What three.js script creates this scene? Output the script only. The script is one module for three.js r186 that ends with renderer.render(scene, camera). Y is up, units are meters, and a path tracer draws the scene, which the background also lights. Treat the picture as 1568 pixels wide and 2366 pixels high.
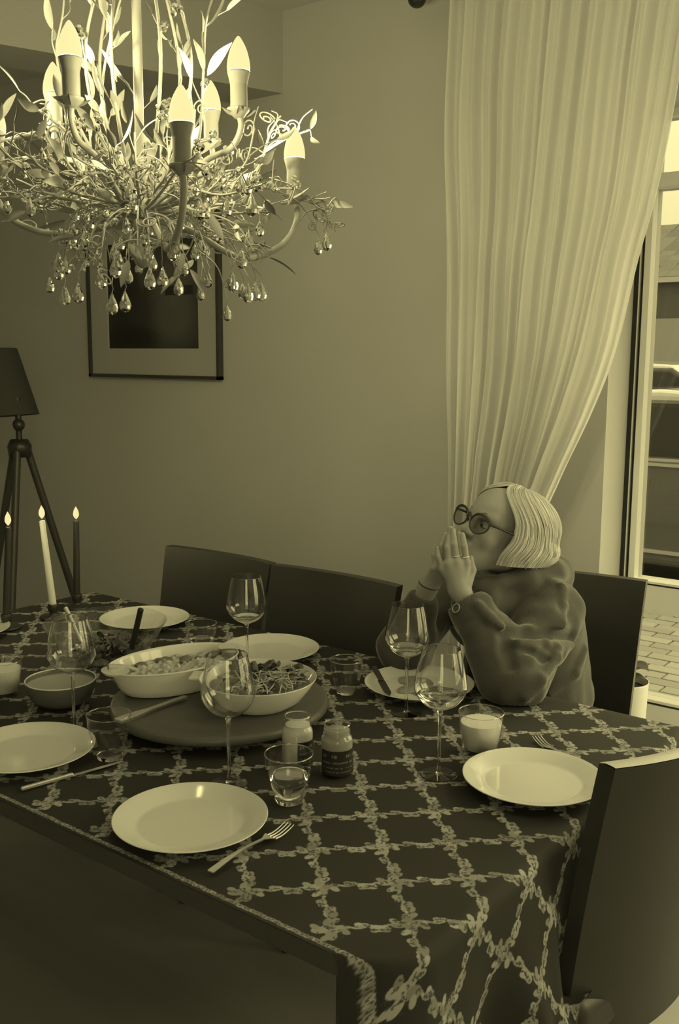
import * as THREE from 'three';
import { RoundedBoxGeometry } from 'three/addons/geometries/RoundedBoxGeometry.js';
import { mergeGeometries, toCreasedNormals } from 'three/addons/utils/BufferGeometryUtils.js';
import { ImprovedNoise } from 'three/addons/math/ImprovedNoise.js';

// ---------------------------------------------------------------- camera, sky, light, exposure
// The room's axes: x runs along the window wall, z comes from that wall (z = -3.3) into the room, y is up, metres.
const scene = new THREE.Scene();
const W = 1568, H = 2366, FOCAL = 2300;
const camera = new THREE.PerspectiveCamera(2 * Math.atan(H / 2 / FOCAL) * 180 / Math.PI, W / H, 0.05, 200);
camera.position.set(0, 1.57, 0);
camera.rotation.set(-0.1565, 0.6545, 0.006, 'YXZ');
camera.updateMatrixWorld(true);
scene.add(camera);

const TINT = [1, 0.885, 0.41];                       // all light in the place has the colour of the toned photograph
const tinted = (k) => new THREE.Color().setRGB(TINT[0] * k, TINT[1] * k, TINT[2] * k);
{ // overcast sky: three times as bright overhead as at the horizon
  const SKY = 3.4, w = 64, h = 64, d = new Float32Array(w * h * 4);
  for (let j = 0; j < h; j++) { const el = ((j + 0.5) / h - 0.5) * Math.PI, k = el > 0 ? SKY * (1 + 2 * Math.sin(el)) : SKY * Math.max(0.3, 1 + el * 4); for (let i = 0; i < w; i++) d.set([TINT[0] * k, TINT[1] * k, TINT[2] * k, 1], (j * w + i) * 4); }
  const t = new THREE.DataTexture(d, w, h, THREE.RGBAFormat, THREE.FloatType); t.mapping = THREE.EquirectangularReflectionMapping; t.magFilter = THREE.LinearFilter; t.needsUpdate = true; scene.background = t;
}
const BULB = 0.41, FLAME = 0.035;                    // candela of a chandelier bulb, of a candle flame
const renderer = new THREE.WebGLRenderer({ antialias: true });
renderer.toneMapping = THREE.LinearToneMapping;
renderer.toneMappingExposure = 1.0;
renderer.shadowMap.enabled = true;

// ---------------------------------------------------------------- helpers
let seed = 7;
const rnd = () => { seed = (seed + 0x6D2B79F5) | 0; let t = Math.imul(seed ^ (seed >>> 15), 1 | seed); t = (t + Math.imul(t ^ (t >>> 7), 61 | t)) ^ t; return ((t ^ (t >>> 14)) >>> 0) / 4294967296; };
const rr = (a, b) => a + (b - a) * rnd();
const noise = new ImprovedNoise();
const V = (x, y, z) => new THREE.Vector3(x, y, z);
const lerp = THREE.MathUtils.lerp, clamp = THREE.MathUtils.clamp, smooth = THREE.MathUtils.smoothstep;
// where a sight line of the survey photograph meets a depth, a level plane or an upright plane
const sight = (px, py) => V((px - W / 2) / FOCAL, -(py - H / 2) / FOCAL, -1).applyEuler(camera.rotation);
const at = (px, py, depth) => sight(px, py).multiplyScalar(depth).add(camera.position);
const onLevel = (px, py, y) => { const s = sight(px, py); return s.multiplyScalar((y - 1.57) / s.y).add(camera.position); };

const used = {};
const numbered = (n) => { const k = used[n] = (used[n] ?? -1) + 1; return k ? n + '_' + String(k).padStart(3, '0') : n; };
function tag(o, label, category, group) { o.userData.label = label; o.userData.category = category; if (group) o.userData.group = group; return o; }
function thing(name, label, category, pos = [0, 0, 0], turn = 0, group) {
  const o = new THREE.Group(); o.name = numbered(name); scene.add(o);
  if (pos.isVector3) o.position.copy(pos); else o.position.set(...pos);
  o.rotation.y = turn; return tag(o, label, category, group);
}
function part(name, geo, mat, parent, label) {
  const m = new THREE.Mesh(Array.isArray(geo) ? merge(geo) : geo, mat); m.name = name; m.castShadow = m.receiveShadow = true;
  if (label) m.userData.label = label;
  parent.add(m); return m;
}
function struct(name, geo, mat, parent = scene) { const m = part(name, geo, mat, parent); if (parent === scene) { m.name = numbered(name); m.userData.kind = 'structure'; } return m; }
function copyOf(root, name, label, pos, turn = 0, group) {
  const c = root.clone(); c.name = numbered(name); scene.add(c); c.position.copy(pos); c.rotation.y = turn;
  c.userData = { ...root.userData, label }; if (group) c.userData.group = group; return c;
}
function merge(list) {
  return mergeGeometries(list.map((g) => {
    g = g.index ? g.toNonIndexed() : g.clone();
    if (!g.attributes.uv) g.setAttribute('uv', new THREE.BufferAttribute(new Float32Array(g.attributes.position.count * 2), 2));
    for (const k of Object.keys(g.attributes)) if (!['position', 'normal', 'uv'].includes(k)) g.deleteAttribute(k);
    return g;
  }));
}
const box = (x0, x1, y0, y1, z0, z1) => { const g = new THREE.BoxGeometry(Math.abs(x1 - x0), Math.abs(y1 - y0), Math.abs(z1 - z0)); g.translate((x0 + x1) / 2, (y0 + y1) / 2, (z0 + z1) / 2); return g; };
const rbox = (w, h, d, r = 0.01, s = 3) => new RoundedBoxGeometry(w, h, d, s, r);
const lathe = (pts, n = 48) => new THREE.LatheGeometry(pts.map(([r, y]) => new THREE.Vector2(r, y)), n);
function smoothProfile(pts, n = 40) { return new THREE.SplineCurve(pts.map(([r, y]) => new THREE.Vector2(r, y))).getPoints(n).map((p) => [Math.max(p.x, 0), p.y]); }
// round bar along points; radius a number or a function of 0..1; flat squeezes the section
function bar(pts, radius, sides = 8, steps = 0, closed = false) {
  const curve = new THREE.CatmullRomCurve3(pts, closed, 'centripetal');
  const n = steps || Math.max(4, pts.length * 4), fr = curve.computeFrenetFrames(n, closed), pos = [], nor = [], uv = [], idx = [];
  const R = typeof radius === 'number' ? () => radius : radius;
  for (let i = 0; i <= n; i++) {
    const p = curve.getPointAt(i / n), r = R(i / n), k = closed && i === n ? 0 : i;
    for (let j = 0; j <= sides; j++) {
      const a = j / sides * Math.PI * 2, c = Math.cos(a), s = Math.sin(a);
      const d = fr.normals[k].clone().multiplyScalar(c).addScaledVector(fr.binormals[k], s);
      pos.push(p.x + d.x * r, p.y + d.y * r, p.z + d.z * r); nor.push(d.x, d.y, d.z); uv.push(j / sides, i / n);
    }
  }
  for (let i = 0; i < n; i++) for (let j = 0; j < sides; j++) { const a = i * (sides + 1) + j, b = a + sides + 1; idx.push(a, a + 1, b, b, a + 1, b + 1); }
  if (!closed) for (const [i, flip] of [[0, 1], [n, 0]]) {
    const c = pos.length / 3, p = curve.getPointAt(i / n), t = fr.tangents[i]; pos.push(p.x, p.y, p.z); nor.push(...(flip ? t.clone().negate() : t).toArray()); uv.push(0, 0);
    for (let j = 0; j < sides; j++) { const a = i * (sides + 1) + j; flip ? idx.push(c, a + 1, a) : idx.push(c, a, a + 1); }
  }
  const g = new THREE.BufferGeometry();
  g.setAttribute('position', new THREE.Float32BufferAttribute(pos, 3)); g.setAttribute('normal', new THREE.Float32BufferAttribute(nor, 3)); g.setAttribute('uv', new THREE.Float32BufferAttribute(uv, 2)); g.setIndex(idx);
  return g;
}
// sheet from a function (u, v in 0..1) -> [x, y, z]
function sheet(f, nu, nv, uvOf) {
  const pos = [], uv = [], idx = [];
  for (let j = 0; j <= nv; j++) for (let i = 0; i <= nu; i++) { pos.push(...f(i / nu, j / nv)); uv.push(...(uvOf ? uvOf(i / nu, j / nv) : [i / nu, j / nv])); }
  for (let j = 0; j < nv; j++) for (let i = 0; i < nu; i++) { const a = j * (nu + 1) + i, b = a + nu + 1; idx.push(a, b, a + 1, b, b + 1, a + 1); }
  const g = new THREE.BufferGeometry(); g.setAttribute('position', new THREE.Float32BufferAttribute(pos, 3)); g.setAttribute('uv', new THREE.Float32BufferAttribute(uv, 2)); g.setIndex(idx); g.computeVertexNormals(); return g;
}
// surface where a distance field is zero (surface nets), normals from the field
function skinOf(f, lo, hi, cell) {
  const nx = Math.ceil((hi.x - lo.x) / cell) + 1, ny = Math.ceil((hi.y - lo.y) / cell) + 1, nz = Math.ceil((hi.z - lo.z) / cell) + 1;
  const val = new Float32Array(nx * ny * nz), id = new Int32Array(nx * ny * nz).fill(-1), I = (i, j, k) => (k * ny + j) * nx + i;
  for (let k = 0; k < nz; k++) for (let j = 0; j < ny; j++) for (let i = 0; i < nx; i++) val[I(i, j, k)] = f(lo.x + i * cell, lo.y + j * cell, lo.z + k * cell);
  const pos = [], nor = [], idx = [];
  const E = [[0, 1], [2, 3], [4, 5], [6, 7], [0, 2], [1, 3], [4, 6], [5, 7], [0, 4], [1, 5], [2, 6], [3, 7]];
  for (let k = 0; k < nz - 1; k++) for (let j = 0; j < ny - 1; j++) for (let i = 0; i < nx - 1; i++) {
    const v = []; let m = 0;
    for (let c = 0; c < 8; c++) { v.push(val[I(i + (c & 1), j + (c >> 1 & 1), k + (c >> 2))]); if (v[c] < 0) m++; }
    if (m === 0 || m === 8) continue;
    let x = 0, y = 0, z = 0, n = 0;
    for (const [a, b] of E) if ((v[a] < 0) !== (v[b] < 0)) { const t = v[a] / (v[a] - v[b]); x += lerp(a & 1, b & 1, t); y += lerp(a >> 1 & 1, b >> 1 & 1, t); z += lerp(a >> 2, b >> 2, t); n++; }
    x = lo.x + (i + x / n) * cell; y = lo.y + (j + y / n) * cell; z = lo.z + (k + z / n) * cell;
    const e = cell * 0.5; let gx = f(x + e, y, z) - f(x - e, y, z), gy = f(x, y + e, z) - f(x, y - e, z), gz = f(x, y, z + e) - f(x, y, z - e); const l = Math.hypot(gx, gy, gz) || 1;
    id[I(i, j, k)] = pos.length / 3; pos.push(x, y, z); nor.push(gx / l, gy / l, gz / l);
  }
  const quad = (a, b, c, d, flip) => { if (a < 0 || b < 0 || c < 0 || d < 0) return; flip ? idx.push(a, c, b, a, d, c) : idx.push(a, b, c, a, c, d); };
  for (let k = 1; k < nz - 1; k++) for (let j = 1; j < ny - 1; j++) for (let i = 1; i < nx - 1; i++) {
    const s = val[I(i, j, k)] < 0;
    if (s !== val[I(i + 1, j, k)] < 0) quad(id[I(i, j - 1, k - 1)], id[I(i, j, k - 1)], id[I(i, j, k)], id[I(i, j - 1, k)], !s);
    if (s !== val[I(i, j + 1, k)] < 0) quad(id[I(i - 1, j, k - 1)], id[I(i - 1, j, k)], id[I(i, j, k)], id[I(i, j, k - 1)], !s);
    if (s !== val[I(i, j, k + 1)] < 0) quad(id[I(i - 1, j - 1, k)], id[I(i, j - 1, k)], id[I(i, j, k)], id[I(i - 1, j, k)], !s);
  }
  const g = new THREE.BufferGeometry(); g.setAttribute('position', new THREE.Float32BufferAttribute(pos, 3)); g.setAttribute('normal', new THREE.Float32BufferAttribute(nor, 3)); g.setIndex(idx); return g;
}
const smin = (a, b, k) => { const h = Math.max(k - Math.abs(a - b), 0) / k; return Math.min(a, b) - h * h * k * 0.25; };
// tapered capsule / ellipsoid distances
function capsule(a, b, ra, rb) {
  const dx = b.x - a.x, dy = b.y - a.y, dz = b.z - a.z, l2 = dx * dx + dy * dy + dz * dz || 1e-9;
  return (x, y, z) => { const t = clamp(((x - a.x) * dx + (y - a.y) * dy + (z - a.z) * dz) / l2, 0, 1); return Math.hypot(x - a.x - dx * t, y - a.y - dy * t, z - a.z - dz * t) - lerp(ra, rb, t); };
}
function ellipsoid(c, r) { return (x, y, z) => { const px = x - c.x, py = y - c.y, pz = z - c.z, k0 = Math.hypot(px / r.x, py / r.y, pz / r.z), k1 = Math.hypot(px / r.x ** 2, py / r.y ** 2, pz / r.z ** 2); return k0 < 1e-4 ? -Math.min(r.x, r.y, r.z) : k0 * (k0 - 1) / k1; }; }
const blend = (list, k) => (x, y, z) => { let d = 1e3; for (const f of list) d = smin(d, f(x, y, z), k); return d; };

// ---------------------------------------------------------------- textures and materials (greys: the light carries the colour)
function canvasTexture(w, h, draw) { const c = document.createElement('canvas'); c.width = w; c.height = h; draw(c.getContext('2d'), w, h); const t = new THREE.CanvasTexture(c); t.colorSpace = THREE.SRGBColorSpace; t.magFilter = THREE.LinearFilter; return t; }
function dataTexture(n, f, srgb = false) {
  const d = new Uint8Array(n * n * 4);
  for (let j = 0; j < n; j++) for (let i = 0; i < n; i++) { const v = clamp(f(i / n, j / n), 0, 1) * 255; d.set([v, v, v, 255], (j * n + i) * 4); }
  const t = new THREE.DataTexture(d, n, n); t.wrapS = t.wrapT = THREE.RepeatWrapping; t.magFilter = THREE.LinearFilter; t.minFilter = THREE.LinearMipmapLinearFilter; t.generateMipmaps = true; if (srgb) t.colorSpace = THREE.SRGBColorSpace; t.needsUpdate = true; return t;
}
const grey = (v) => new THREE.Color().setRGB(v, v, v);
const std = (v, roughness = 0.6, extra = {}) => new THREE.MeshPhysicalMaterial({ color: grey(v), roughness, side: THREE.DoubleSide, ...extra });
const plasterBump = dataTexture(256, (u, v) => 0.5 + 0.25 * noise.noise(u * 40, v * 40, 1) + 0.25 * noise.noise(u * 90, v * 90, 5));
plasterBump.repeat.set(1.5, 1.5);
const weave = dataTexture(128, (u, v) => 0.5 + 0.3 * Math.sin(u * Math.PI * 64) * Math.sin(v * Math.PI * 64) + 0.2 * noise.noise(u * 30, v * 30, 2));
const woodMap = dataTexture(256, (u, v) => { const g = noise.noise(u * 3, v * 30, 0) * 0.5 + noise.noise(u * 9, v * 90, 4) * 0.3; return 0.62 + 0.25 * g; });
const M = {
  wall: std(0.54, 0.9, { bumpMap: plasterBump, bumpScale: 0.0015 }),
  ceiling: std(0.6, 0.95, { bumpMap: plasterBump, bumpScale: 0.001 }),
  beam: std(0.41, 0.9, { bumpMap: plasterBump, bumpScale: 0.001 }),
  floor: std(0.38, 0.5, { map: woodMap }),
  darkLeather: std(0.04, 0.45, { bumpMap: plasterBump, bumpScale: 0.0003 }),
  darkWood: std(0.05, 0.4),
  porcelain: std(0.76, 0.07),
  stoneware: std(0.13, 0.35),
  cream: std(0.75, 0.5),
  wax: std(0.7, 0.5), darkWax: std(0.025, 0.5),
  board: std(0.17, 0.42, { map: woodMap }),
  lightWood: std(0.66, 0.45, { map: woodMap }),
  steel: std(0.72, 0.3, { metalness: 0.7 }),
  darkMetal: std(0.05, 0.35, { metalness: 0.4 }),
  blackPlastic: std(0.03, 0.4),
  chandelier: std(0.26, 0.5),
  sleeve: std(0.22, 0.6),
  bulb: new THREE.MeshStandardMaterial({ color: 0x000000, emissive: tinted(1), emissiveIntensity: 1.0, roughness: 1 }),
  flame: new THREE.MeshStandardMaterial({ color: 0x000000, emissive: tinted(1), emissiveIntensity: 0.95, roughness: 1 }),
  crystal: new THREE.MeshPhysicalMaterial({ color: grey(1), transmission: 1, thickness: 0.02, ior: 1.6, roughness: 0.02 }),
  thinGlass: new THREE.MeshPhysicalMaterial({ color: grey(0.97), transmission: 1, thickness: 0, ior: 1.5, roughness: 0.0, side: THREE.DoubleSide }),
  solidGlass: new THREE.MeshPhysicalMaterial({ color: grey(1), transmission: 1, thickness: 0.01, ior: 1.5, roughness: 0.0 }),
  wine: new THREE.MeshPhysicalMaterial({ color: grey(1), transmission: 1, thickness: 0.03, ior: 1.33, roughness: 0.0, attenuationColor: grey(0.75), attenuationDistance: 0.08 }),
  water: new THREE.MeshPhysicalMaterial({ color: grey(1), transmission: 1, thickness: 0.03, ior: 1.33, roughness: 0.0 }),
  windowGlass: new THREE.MeshPhysicalMaterial({ color: grey(0.97), transmission: 1, thickness: 0, ior: 1.5, roughness: 0, side: THREE.DoubleSide }),
  tintedLens: new THREE.MeshPhysicalMaterial({ color: grey(0.6), transmission: 1, thickness: 0, ior: 1.5, roughness: 0, side: THREE.DoubleSide }),
  skyDimGlass: new THREE.MeshPhysicalMaterial({ color: grey(0.23), transmission: 1, thickness: 0, ior: 1.5, roughness: 0, side: THREE.DoubleSide }),   // grey added to dim the sky seen through one bay
  sheer: std(0.92, 0.95, { transmission: 0.35, thickness: 0, opacity: 0.92, transparent: true }),
  windowFrame: std(0.8, 0.4), gasket: std(0.03, 0.6),
  skin: std(0.34, 0.5, { specularIntensity: 0.4 }),
  hoodie: std(0.09, 0.95, { sheen: 1, sheenRoughness: 0.7, sheenColor: grey(1), bumpMap: weave, bumpScale: 0.0015, specularIntensity: 0.2 }),
  trousers: std(0.05, 0.9), shoe: std(0.04, 0.5),
  print: null,
};

// ---------------------------------------------------------------- the room
const ZW = -3.3, CEIL = 2.96, XL = -5.7, XR = 0.78, ZB = 2.3, T = 0.2;
const OX0 = -1.372, OX1 = 0.66, OY1 = 2.40, RIGHT = [[-3.22, -1.9, 0.75, 2.45], [0.35, 1.9, 0.4, 2.3]];   // openings of the right wall: z from, to, y from, to             // window opening
struct('floor', box(XL - T, XR + T, -0.2, 0, ZW - 0.32, ZB + T), M.floor);
struct('ceiling', box(XL - T, XR + T, CEIL, CEIL + 0.2, ZW - 0.32, ZB + T), M.ceiling);
struct('wall_window', [box(XL - T, OX0, 0, CEIL, ZW - 0.32, ZW), box(OX1, XR + T, 0, CEIL, ZW - 0.32, ZW), box(OX0, OX1, OY1, CEIL, ZW - 0.32, ZW)], M.wall);
struct('wall_left', box(XL - T, XL, 0, CEIL, ZW, ZB), M.wall);
struct('wall_right', [box(XR, XR + T, 0, CEIL, ZW, RIGHT[0][0]), box(XR, XR + T, 0, CEIL, RIGHT[0][1], RIGHT[1][0]), box(XR, XR + T, 0, CEIL, RIGHT[1][1], ZB), ...RIGHT.flatMap(([a, b, c, d]) => [box(XR, XR + T, 0, c, a, b), box(XR, XR + T, d, CEIL, a, b)])], M.wall);
struct('wall_back', box(XL - T, XR + T, 0, CEIL, ZB, ZB + T), M.wall);
{ // dropped beam that crosses the room and meets the window wall
  const a = onLevel(0, 102, 2.64), b = V(-2.84, 2.64, ZW), d = a.clone().sub(b).setY(0), L = d.length(), ang = Math.atan2(d.x, d.z);
  const g = box(-0.27, 0, 2.64, CEIL, -0.02, 5.4); g.rotateY(ang); g.translate(b.x, 0, b.z);
  struct('beam', g, M.beam);
}
{ // window_1: fixed light over a casement over a low light and a panel, in a reveal
  const w = new THREE.Group(); w.name = 'window_1'; w.userData.kind = 'structure'; scene.add(w);
  const z0 = -3.56, z1 = -3.478, XF = -1.312;
  const sub = (name, geo, mat) => part(name, geo, mat, w);
  sub('outer_frame', [box(OX0, -1.352, 0, OY1, z0, z1 - 0.012), box(OX1 - 0.08, OX1, 0, OY1, z0, z1)], M.gasket);
  sub('head_rail', box(OX0, OX1, 2.375, OY1, z0, z1), M.windowFrame);
  sub('bead', box(-1.352, -1.3475, 0.77, 2.14, z0, z1 - 0.004), M.windowFrame);
  sub('gasket', box(-1.3475, -1.334, 0.75, 2.16, z0, z1 - 0.016), M.gasket);
  sub('casement_post', box(-1.334, XF, 0.70, 2.186, z0, z1), M.windowFrame);
  sub('lower_post', box(-1.352, XF, 0, 0.70, z0, z1), M.windowFrame);
  sub('upper_post', box(-1.352, XF, 2.186, 2.40, z0, z1), M.windowFrame);
  sub('transom', box(-1.352, OX1, 2.143, 2.19, z0 - 0.005, z1 + 0.012), M.windowFrame);
  sub('rail', box(XF, OX1, 0.655, 0.752, z0, z1), M.windowFrame);
  sub('rail_bead', box(XF - 0.04, OX1, 0.760, 0.768, z0, z1 + 0.006), M.windowFrame);
  sub('rail_gasket', box(XF - 0.04, OX1, 0.752, 0.760, z0, z1 - 0.004), M.gasket);
  sub('bottom_bead', box(XF, OX1, 0.318, 0.328, z0, z1 + 0.004), M.windowFrame);
  sub('bottom_gasket', box(XF, OX1, 0.308, 0.318, z0, z1 - 0.004), M.gasket);
  sub('bottom_panel', box(XF, OX1, 0, 0.308, z0, z1), M.windowFrame);
  for (const x of [-1.02, -0.2]) sub('mullion', box(x - 0.04, x + 0.04, 0, OY1, z0, z1), M.windowFrame);
  const zg = -3.52;
  for (const [a, b] of [[XF, -1.06], [-0.98, -0.24], [-0.16, OX1 - 0.08]]) for (const [c, d] of [[0.328, 0.655], [0.768, 2.143], [2.19, 2.375]]) {
    const g = new THREE.PlaneGeometry(b - a, d - c); g.translate((a + b) / 2, (c + d) / 2, zg); sub('pane', g, a === XF ? M.skyDimGlass : M.windowGlass);   // only the side light in view is greyed, to hold the sky down
  }
  sub('sill', box(OX0, OX1, -0.002, 0.012, z1, ZW), M.windowFrame);
}
RIGHT.forEach(([RZ0, RZ1, RY0, RY1], k) => { // unseen right wall windows: one read from the side light, one added as fill
  const w = new THREE.Group(); w.name = 'window_' + (k + 2); w.userData.kind = 'structure'; scene.add(w);
  const x0 = XR + 0.10, x1 = XR + 0.16, sub = (name, geo, mat) => part(name, geo, mat, w), n = 2;
  sub('outer_frame', [box(x0, x1, RY0, RY0 + 0.05, RZ0, RZ1), box(x0, x1, RY1 - 0.05, RY1, RZ0, RZ1)], M.windowFrame);
  for (let i = 0; i <= n; i++) { const z = lerp(RZ0 + 0.025, RZ1 - 0.025, i / n); sub('mullion', box(x0, x1, RY0, RY1, z - 0.025, z + 0.025), M.windowFrame); }
  for (let i = 0; i < n; i++) { const a = lerp(RZ0 + 0.05, RZ1, i / n), b = lerp(RZ0, RZ1 - 0.05, (i + 1) / n), g = new THREE.PlaneGeometry(b - a, RY1 - RY0 - 0.1); g.rotateY(Math.PI / 2); g.translate(XR + 0.13, (RY0 + RY1) / 2, (a + b) / 2); sub('pane', g, M.windowGlass); }
  sub('sill', box(XR - 0.02, XR + 0.1, RY0 - 0.02, RY0 + 0.01, RZ0, RZ1), M.windowFrame);
});
// ---------------------------------------------------------------- outside the window
seed = 101;
const outside = {
  ground: std(0.25, 0.9), paver: [0.3, 0.34, 0.38].map((v) => std(v, 0.85)), wall: std(0.07, 0.9), roof: [0.10, 0.12, 0.14].map((v) => std(v, 0.85)),
  white: std(0.55, 0.3, { clearcoat: 1 }), black: std(0.09, 0.2, { clearcoat: 1, clearcoatRoughness: 0.03 }), glass: std(0.03, 0.05), tyre: std(0.03, 0.8), trim: std(0.6, 0.3, { metalness: 0.8 }),
};
{
  const pv = struct('pavement', box(-14, 16, -0.25, -0.045, -20, -3.62), outside.ground);
  struct('pavement_side', box(XR + T, 16, -0.25, -0.045, -3.62, 12), outside.ground);
  const g = rbox(0.193, 0.06, 0.093, 0.006, 1);
  for (let r = 0; r < 19; r++) for (let c = 0; c < 7; c++) {
    const p = part('paver', g, outside.paver[(rnd() * 3) | 0], pv);
    const lx = -0.72 + c * 0.2 + (r % 2) * 0.1, lz = -r * 0.1;
    p.position.set(-1.55 + lx - r * 0.03, -0.03 + rr(-0.003, 0.003), -4.28 + lz); p.rotation.y = rr(-0.01, 0.01);
  }
}
function car(name, label, pos, turn, paint, top = paint) {
  const t = thing(name, label, 'car', pos, turn);
  const prof = [[-2.1, 0.28], [-2.14, 0.62], [-1.95, 0.78], [-1.25, 0.88], [-0.55, 1.30], [0.25, 1.36], [1.05, 1.28], [1.7, 0.92], [2.05, 0.86], [2.12, 0.6], [2.08, 0.28]];
  const lower = new THREE.Shape(); [[-2.1, 0.26], [-2.15, 0.6], [-2.0, 0.77], [-1.25, 0.88], [1.72, 0.90], [2.06, 0.84], [2.13, 0.55], [2.08, 0.26]].forEach(([x, y], i) => i ? lower.lineTo(x, y) : lower.moveTo(x, y));
  const ext = (s, d, b) => { const g = new THREE.ExtrudeGeometry(s, { depth: d - 2 * b, bevelEnabled: true, bevelSize: b, bevelThickness: b, bevelSegments: 3, curveSegments: 6 }); g.translate(0, 0, -d / 2 + b); return g; };
  part('body', ext(lower, 1.74, 0.05), paint, t);
  const cab = new THREE.Shape(); [[-1.2, 0.88], [-0.52, 1.27], [1.02, 1.27], [1.66, 0.9]].forEach(([x, y], i) => i ? cab.lineTo(x, y) : cab.moveTo(x, y));
  part('window', ext(cab, 1.56, 0.05), outside.glass, t);
  const roof = new THREE.Shape(); [[-0.72, 1.19], [-0.5, 1.30], [0.3, 1.345], [1.0, 1.31], [1.22, 1.19]].forEach(([x, y], i) => i ? roof.lineTo(x, y) : roof.moveTo(x, y));
  part('roof', ext(roof, 1.5, 0.04), top, t, top === paint ? undefined : 'roof painted pale as reflected sky');
  for (const x of [-0.25, 0.72]) for (const s of [-1, 1]) { const g = box(x - 0.05, x + 0.05, 0.9, 1.3, -0.02, 0.02); g.rotateX(-s * 0.02); g.translate(0, 0, s * 0.79); part('pillar', g, paint, t); }
  part('belt_trim', box(-1.2, 1.65, 0.885, 0.905, -0.885, 0.885), outside.trim, t);
  part('sill_trim', box(-1.35, 1.35, 0.30, 0.325, -0.885, 0.885), outside.trim, t);
  for (const x of [-1.35, 1.35]) for (const s of [-1, 1]) {
    const g = new THREE.TorusGeometry(0.24, 0.085, 10, 28); g.translate(x, 0.28, s * 0.80); const w = part('wheel', g, outside.tyre, t);
    const h = new THREE.CylinderGeometry(0.19, 0.19, 0.1, 20); h.rotateX(Math.PI / 2); h.translate(x, 0.28, s * 0.80); part('hub', h, outside.trim, w);
  }
  return t;
}
car('car', 'dark car with sky reflection painted on its roof parked nearest the window', [-2.7, -0.03, -7.35], 0.02, outside.black, outside.white);  // white roof colour stands in for sky reflected in dark paint
car('car', 'white car parked behind the dark car, across the street', [-5.0, 0.13, -12.2], -0.03, outside.white);
{
  const t = thing('garage_building', 'low garage building with tiled roof across the street behind the cars', 'building', [-8, -0.05, -18]);
  part('wall', box(-7, 7, 0, 2.95, -3, 0), outside.wall, t);
  part('gutter', box(-7, 7, 2.93, 3.02, 0, 0.14), std(0.4, 0.5), t);
  const rf = part('roof', sheet((u, v) => [lerp(-7, 7, u), lerp(3.0, 4.3, v), lerp(0.1, -3.2, v)], 4, 4), outside.roof[0], t);
  const tile = rbox(0.3, 0.03, 0.36, 0.01, 1); tile.rotateX(0.375);
  for (let r = 0; r < 11; r++) for (let c = 0; c < 22; c++) {
    const m = part('roof_tile', tile, outside.roof[(rnd() * 3) | 0], rf); const v = (r + 0.4) / 11;
    m.position.set(-2.6 + c * 0.305 + rr(-0.01, 0.01), lerp(3.04, 4.34, v), lerp(0.05, -3.2, v));
  }
  part('garage_door', box(-1.2, 2.6, 0, 2.3, 0, 0.05), std(0.24, 0.6), t);
}

// ---------------------------------------------------------------- curtain and rod
{
  const t = thing('curtain_rod', 'dark curtain rod with round end knob near the ceiling', 'curtain rod', [0, 2.832, -3.17]);
  const g = new THREE.CylinderGeometry(0.012, 0.012, 2.74, 16); g.rotateZ(Math.PI / 2); g.translate(-0.68, 0, 0); part('rod', g, M.darkMetal, t);
  const k = new THREE.SphereGeometry(0.034, 24, 16); k.translate(-2.098, -0.003, 0); part('knob', k, M.darkMetal, t);
  for (const x of [-1.99, 0.6]) part('bracket', box(x - 0.01, x + 0.01, -0.012, 0.012, -0.14, 0.0), M.darkMetal, t);
}
{
  const edge = new THREE.SplineCurve([[0, -1.55], [0.55, -1.62], [0.82, -1.63], [1.03, -1.516], [1.2, -1.443], [1.38, -1.366], [1.6, -1.289], [1.88, -1.229], [2.1, -1.18], [2.5, -1.12], [2.85, -1.07]].map(([y, x]) => new THREE.Vector2(y, x)));
  const rightAt = (y) => { let lo = 0, hi = 1; for (let i = 0; i < 24; i++) { const m = (lo + hi) / 2; edge.getPoint(m).x < y ? lo = m : hi = m; } return edge.getPoint(lo).y; };
  const leftAt = (y) => lerp(-1.90, -1.965, smooth(y, 0.4, 2.6));
  const cache = []; for (let j = 0; j <= 140; j++) cache.push([lerp(2.818, 0.01, j / 140)]); cache.forEach((c) => { c[1] = leftAt(c[0]); c[2] = rightAt(c[0]); });
  const g = sheet((u, v) => {
    const [y, xl, xr] = cache[Math.round(v * 140)], gather = (xr - xl) / 0.9;
    const uu = u + 0.012 * noise.noise(u * 9, y * 1.1, 3), ph = uu * 11 * 2 * Math.PI;
    const amp = 0.010 + 0.020 * (0.4 + 0.6 * smooth(1 - gather, 0, 0.6)) * (0.55 + 0.6 * noise.noise(u * 7, y * 0.7, 9));
    return [lerp(xl, xr, u) + 0.006 * Math.sin(ph * 0.5 + 1), y, -3.16 + amp * Math.sin(ph) + 0.012 * Math.sin(ph * 2.3 + y * 1.5) + 0.03 * noise.noise(u * 3, y * 1.5, 1)];
  }, 420, 140);
  const t = thing('curtain', 'sheer pale curtain swept aside between the wall and the window', 'curtain', [0, 0, 0]);
  part('drape', g, M.sheer, t);
}

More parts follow.
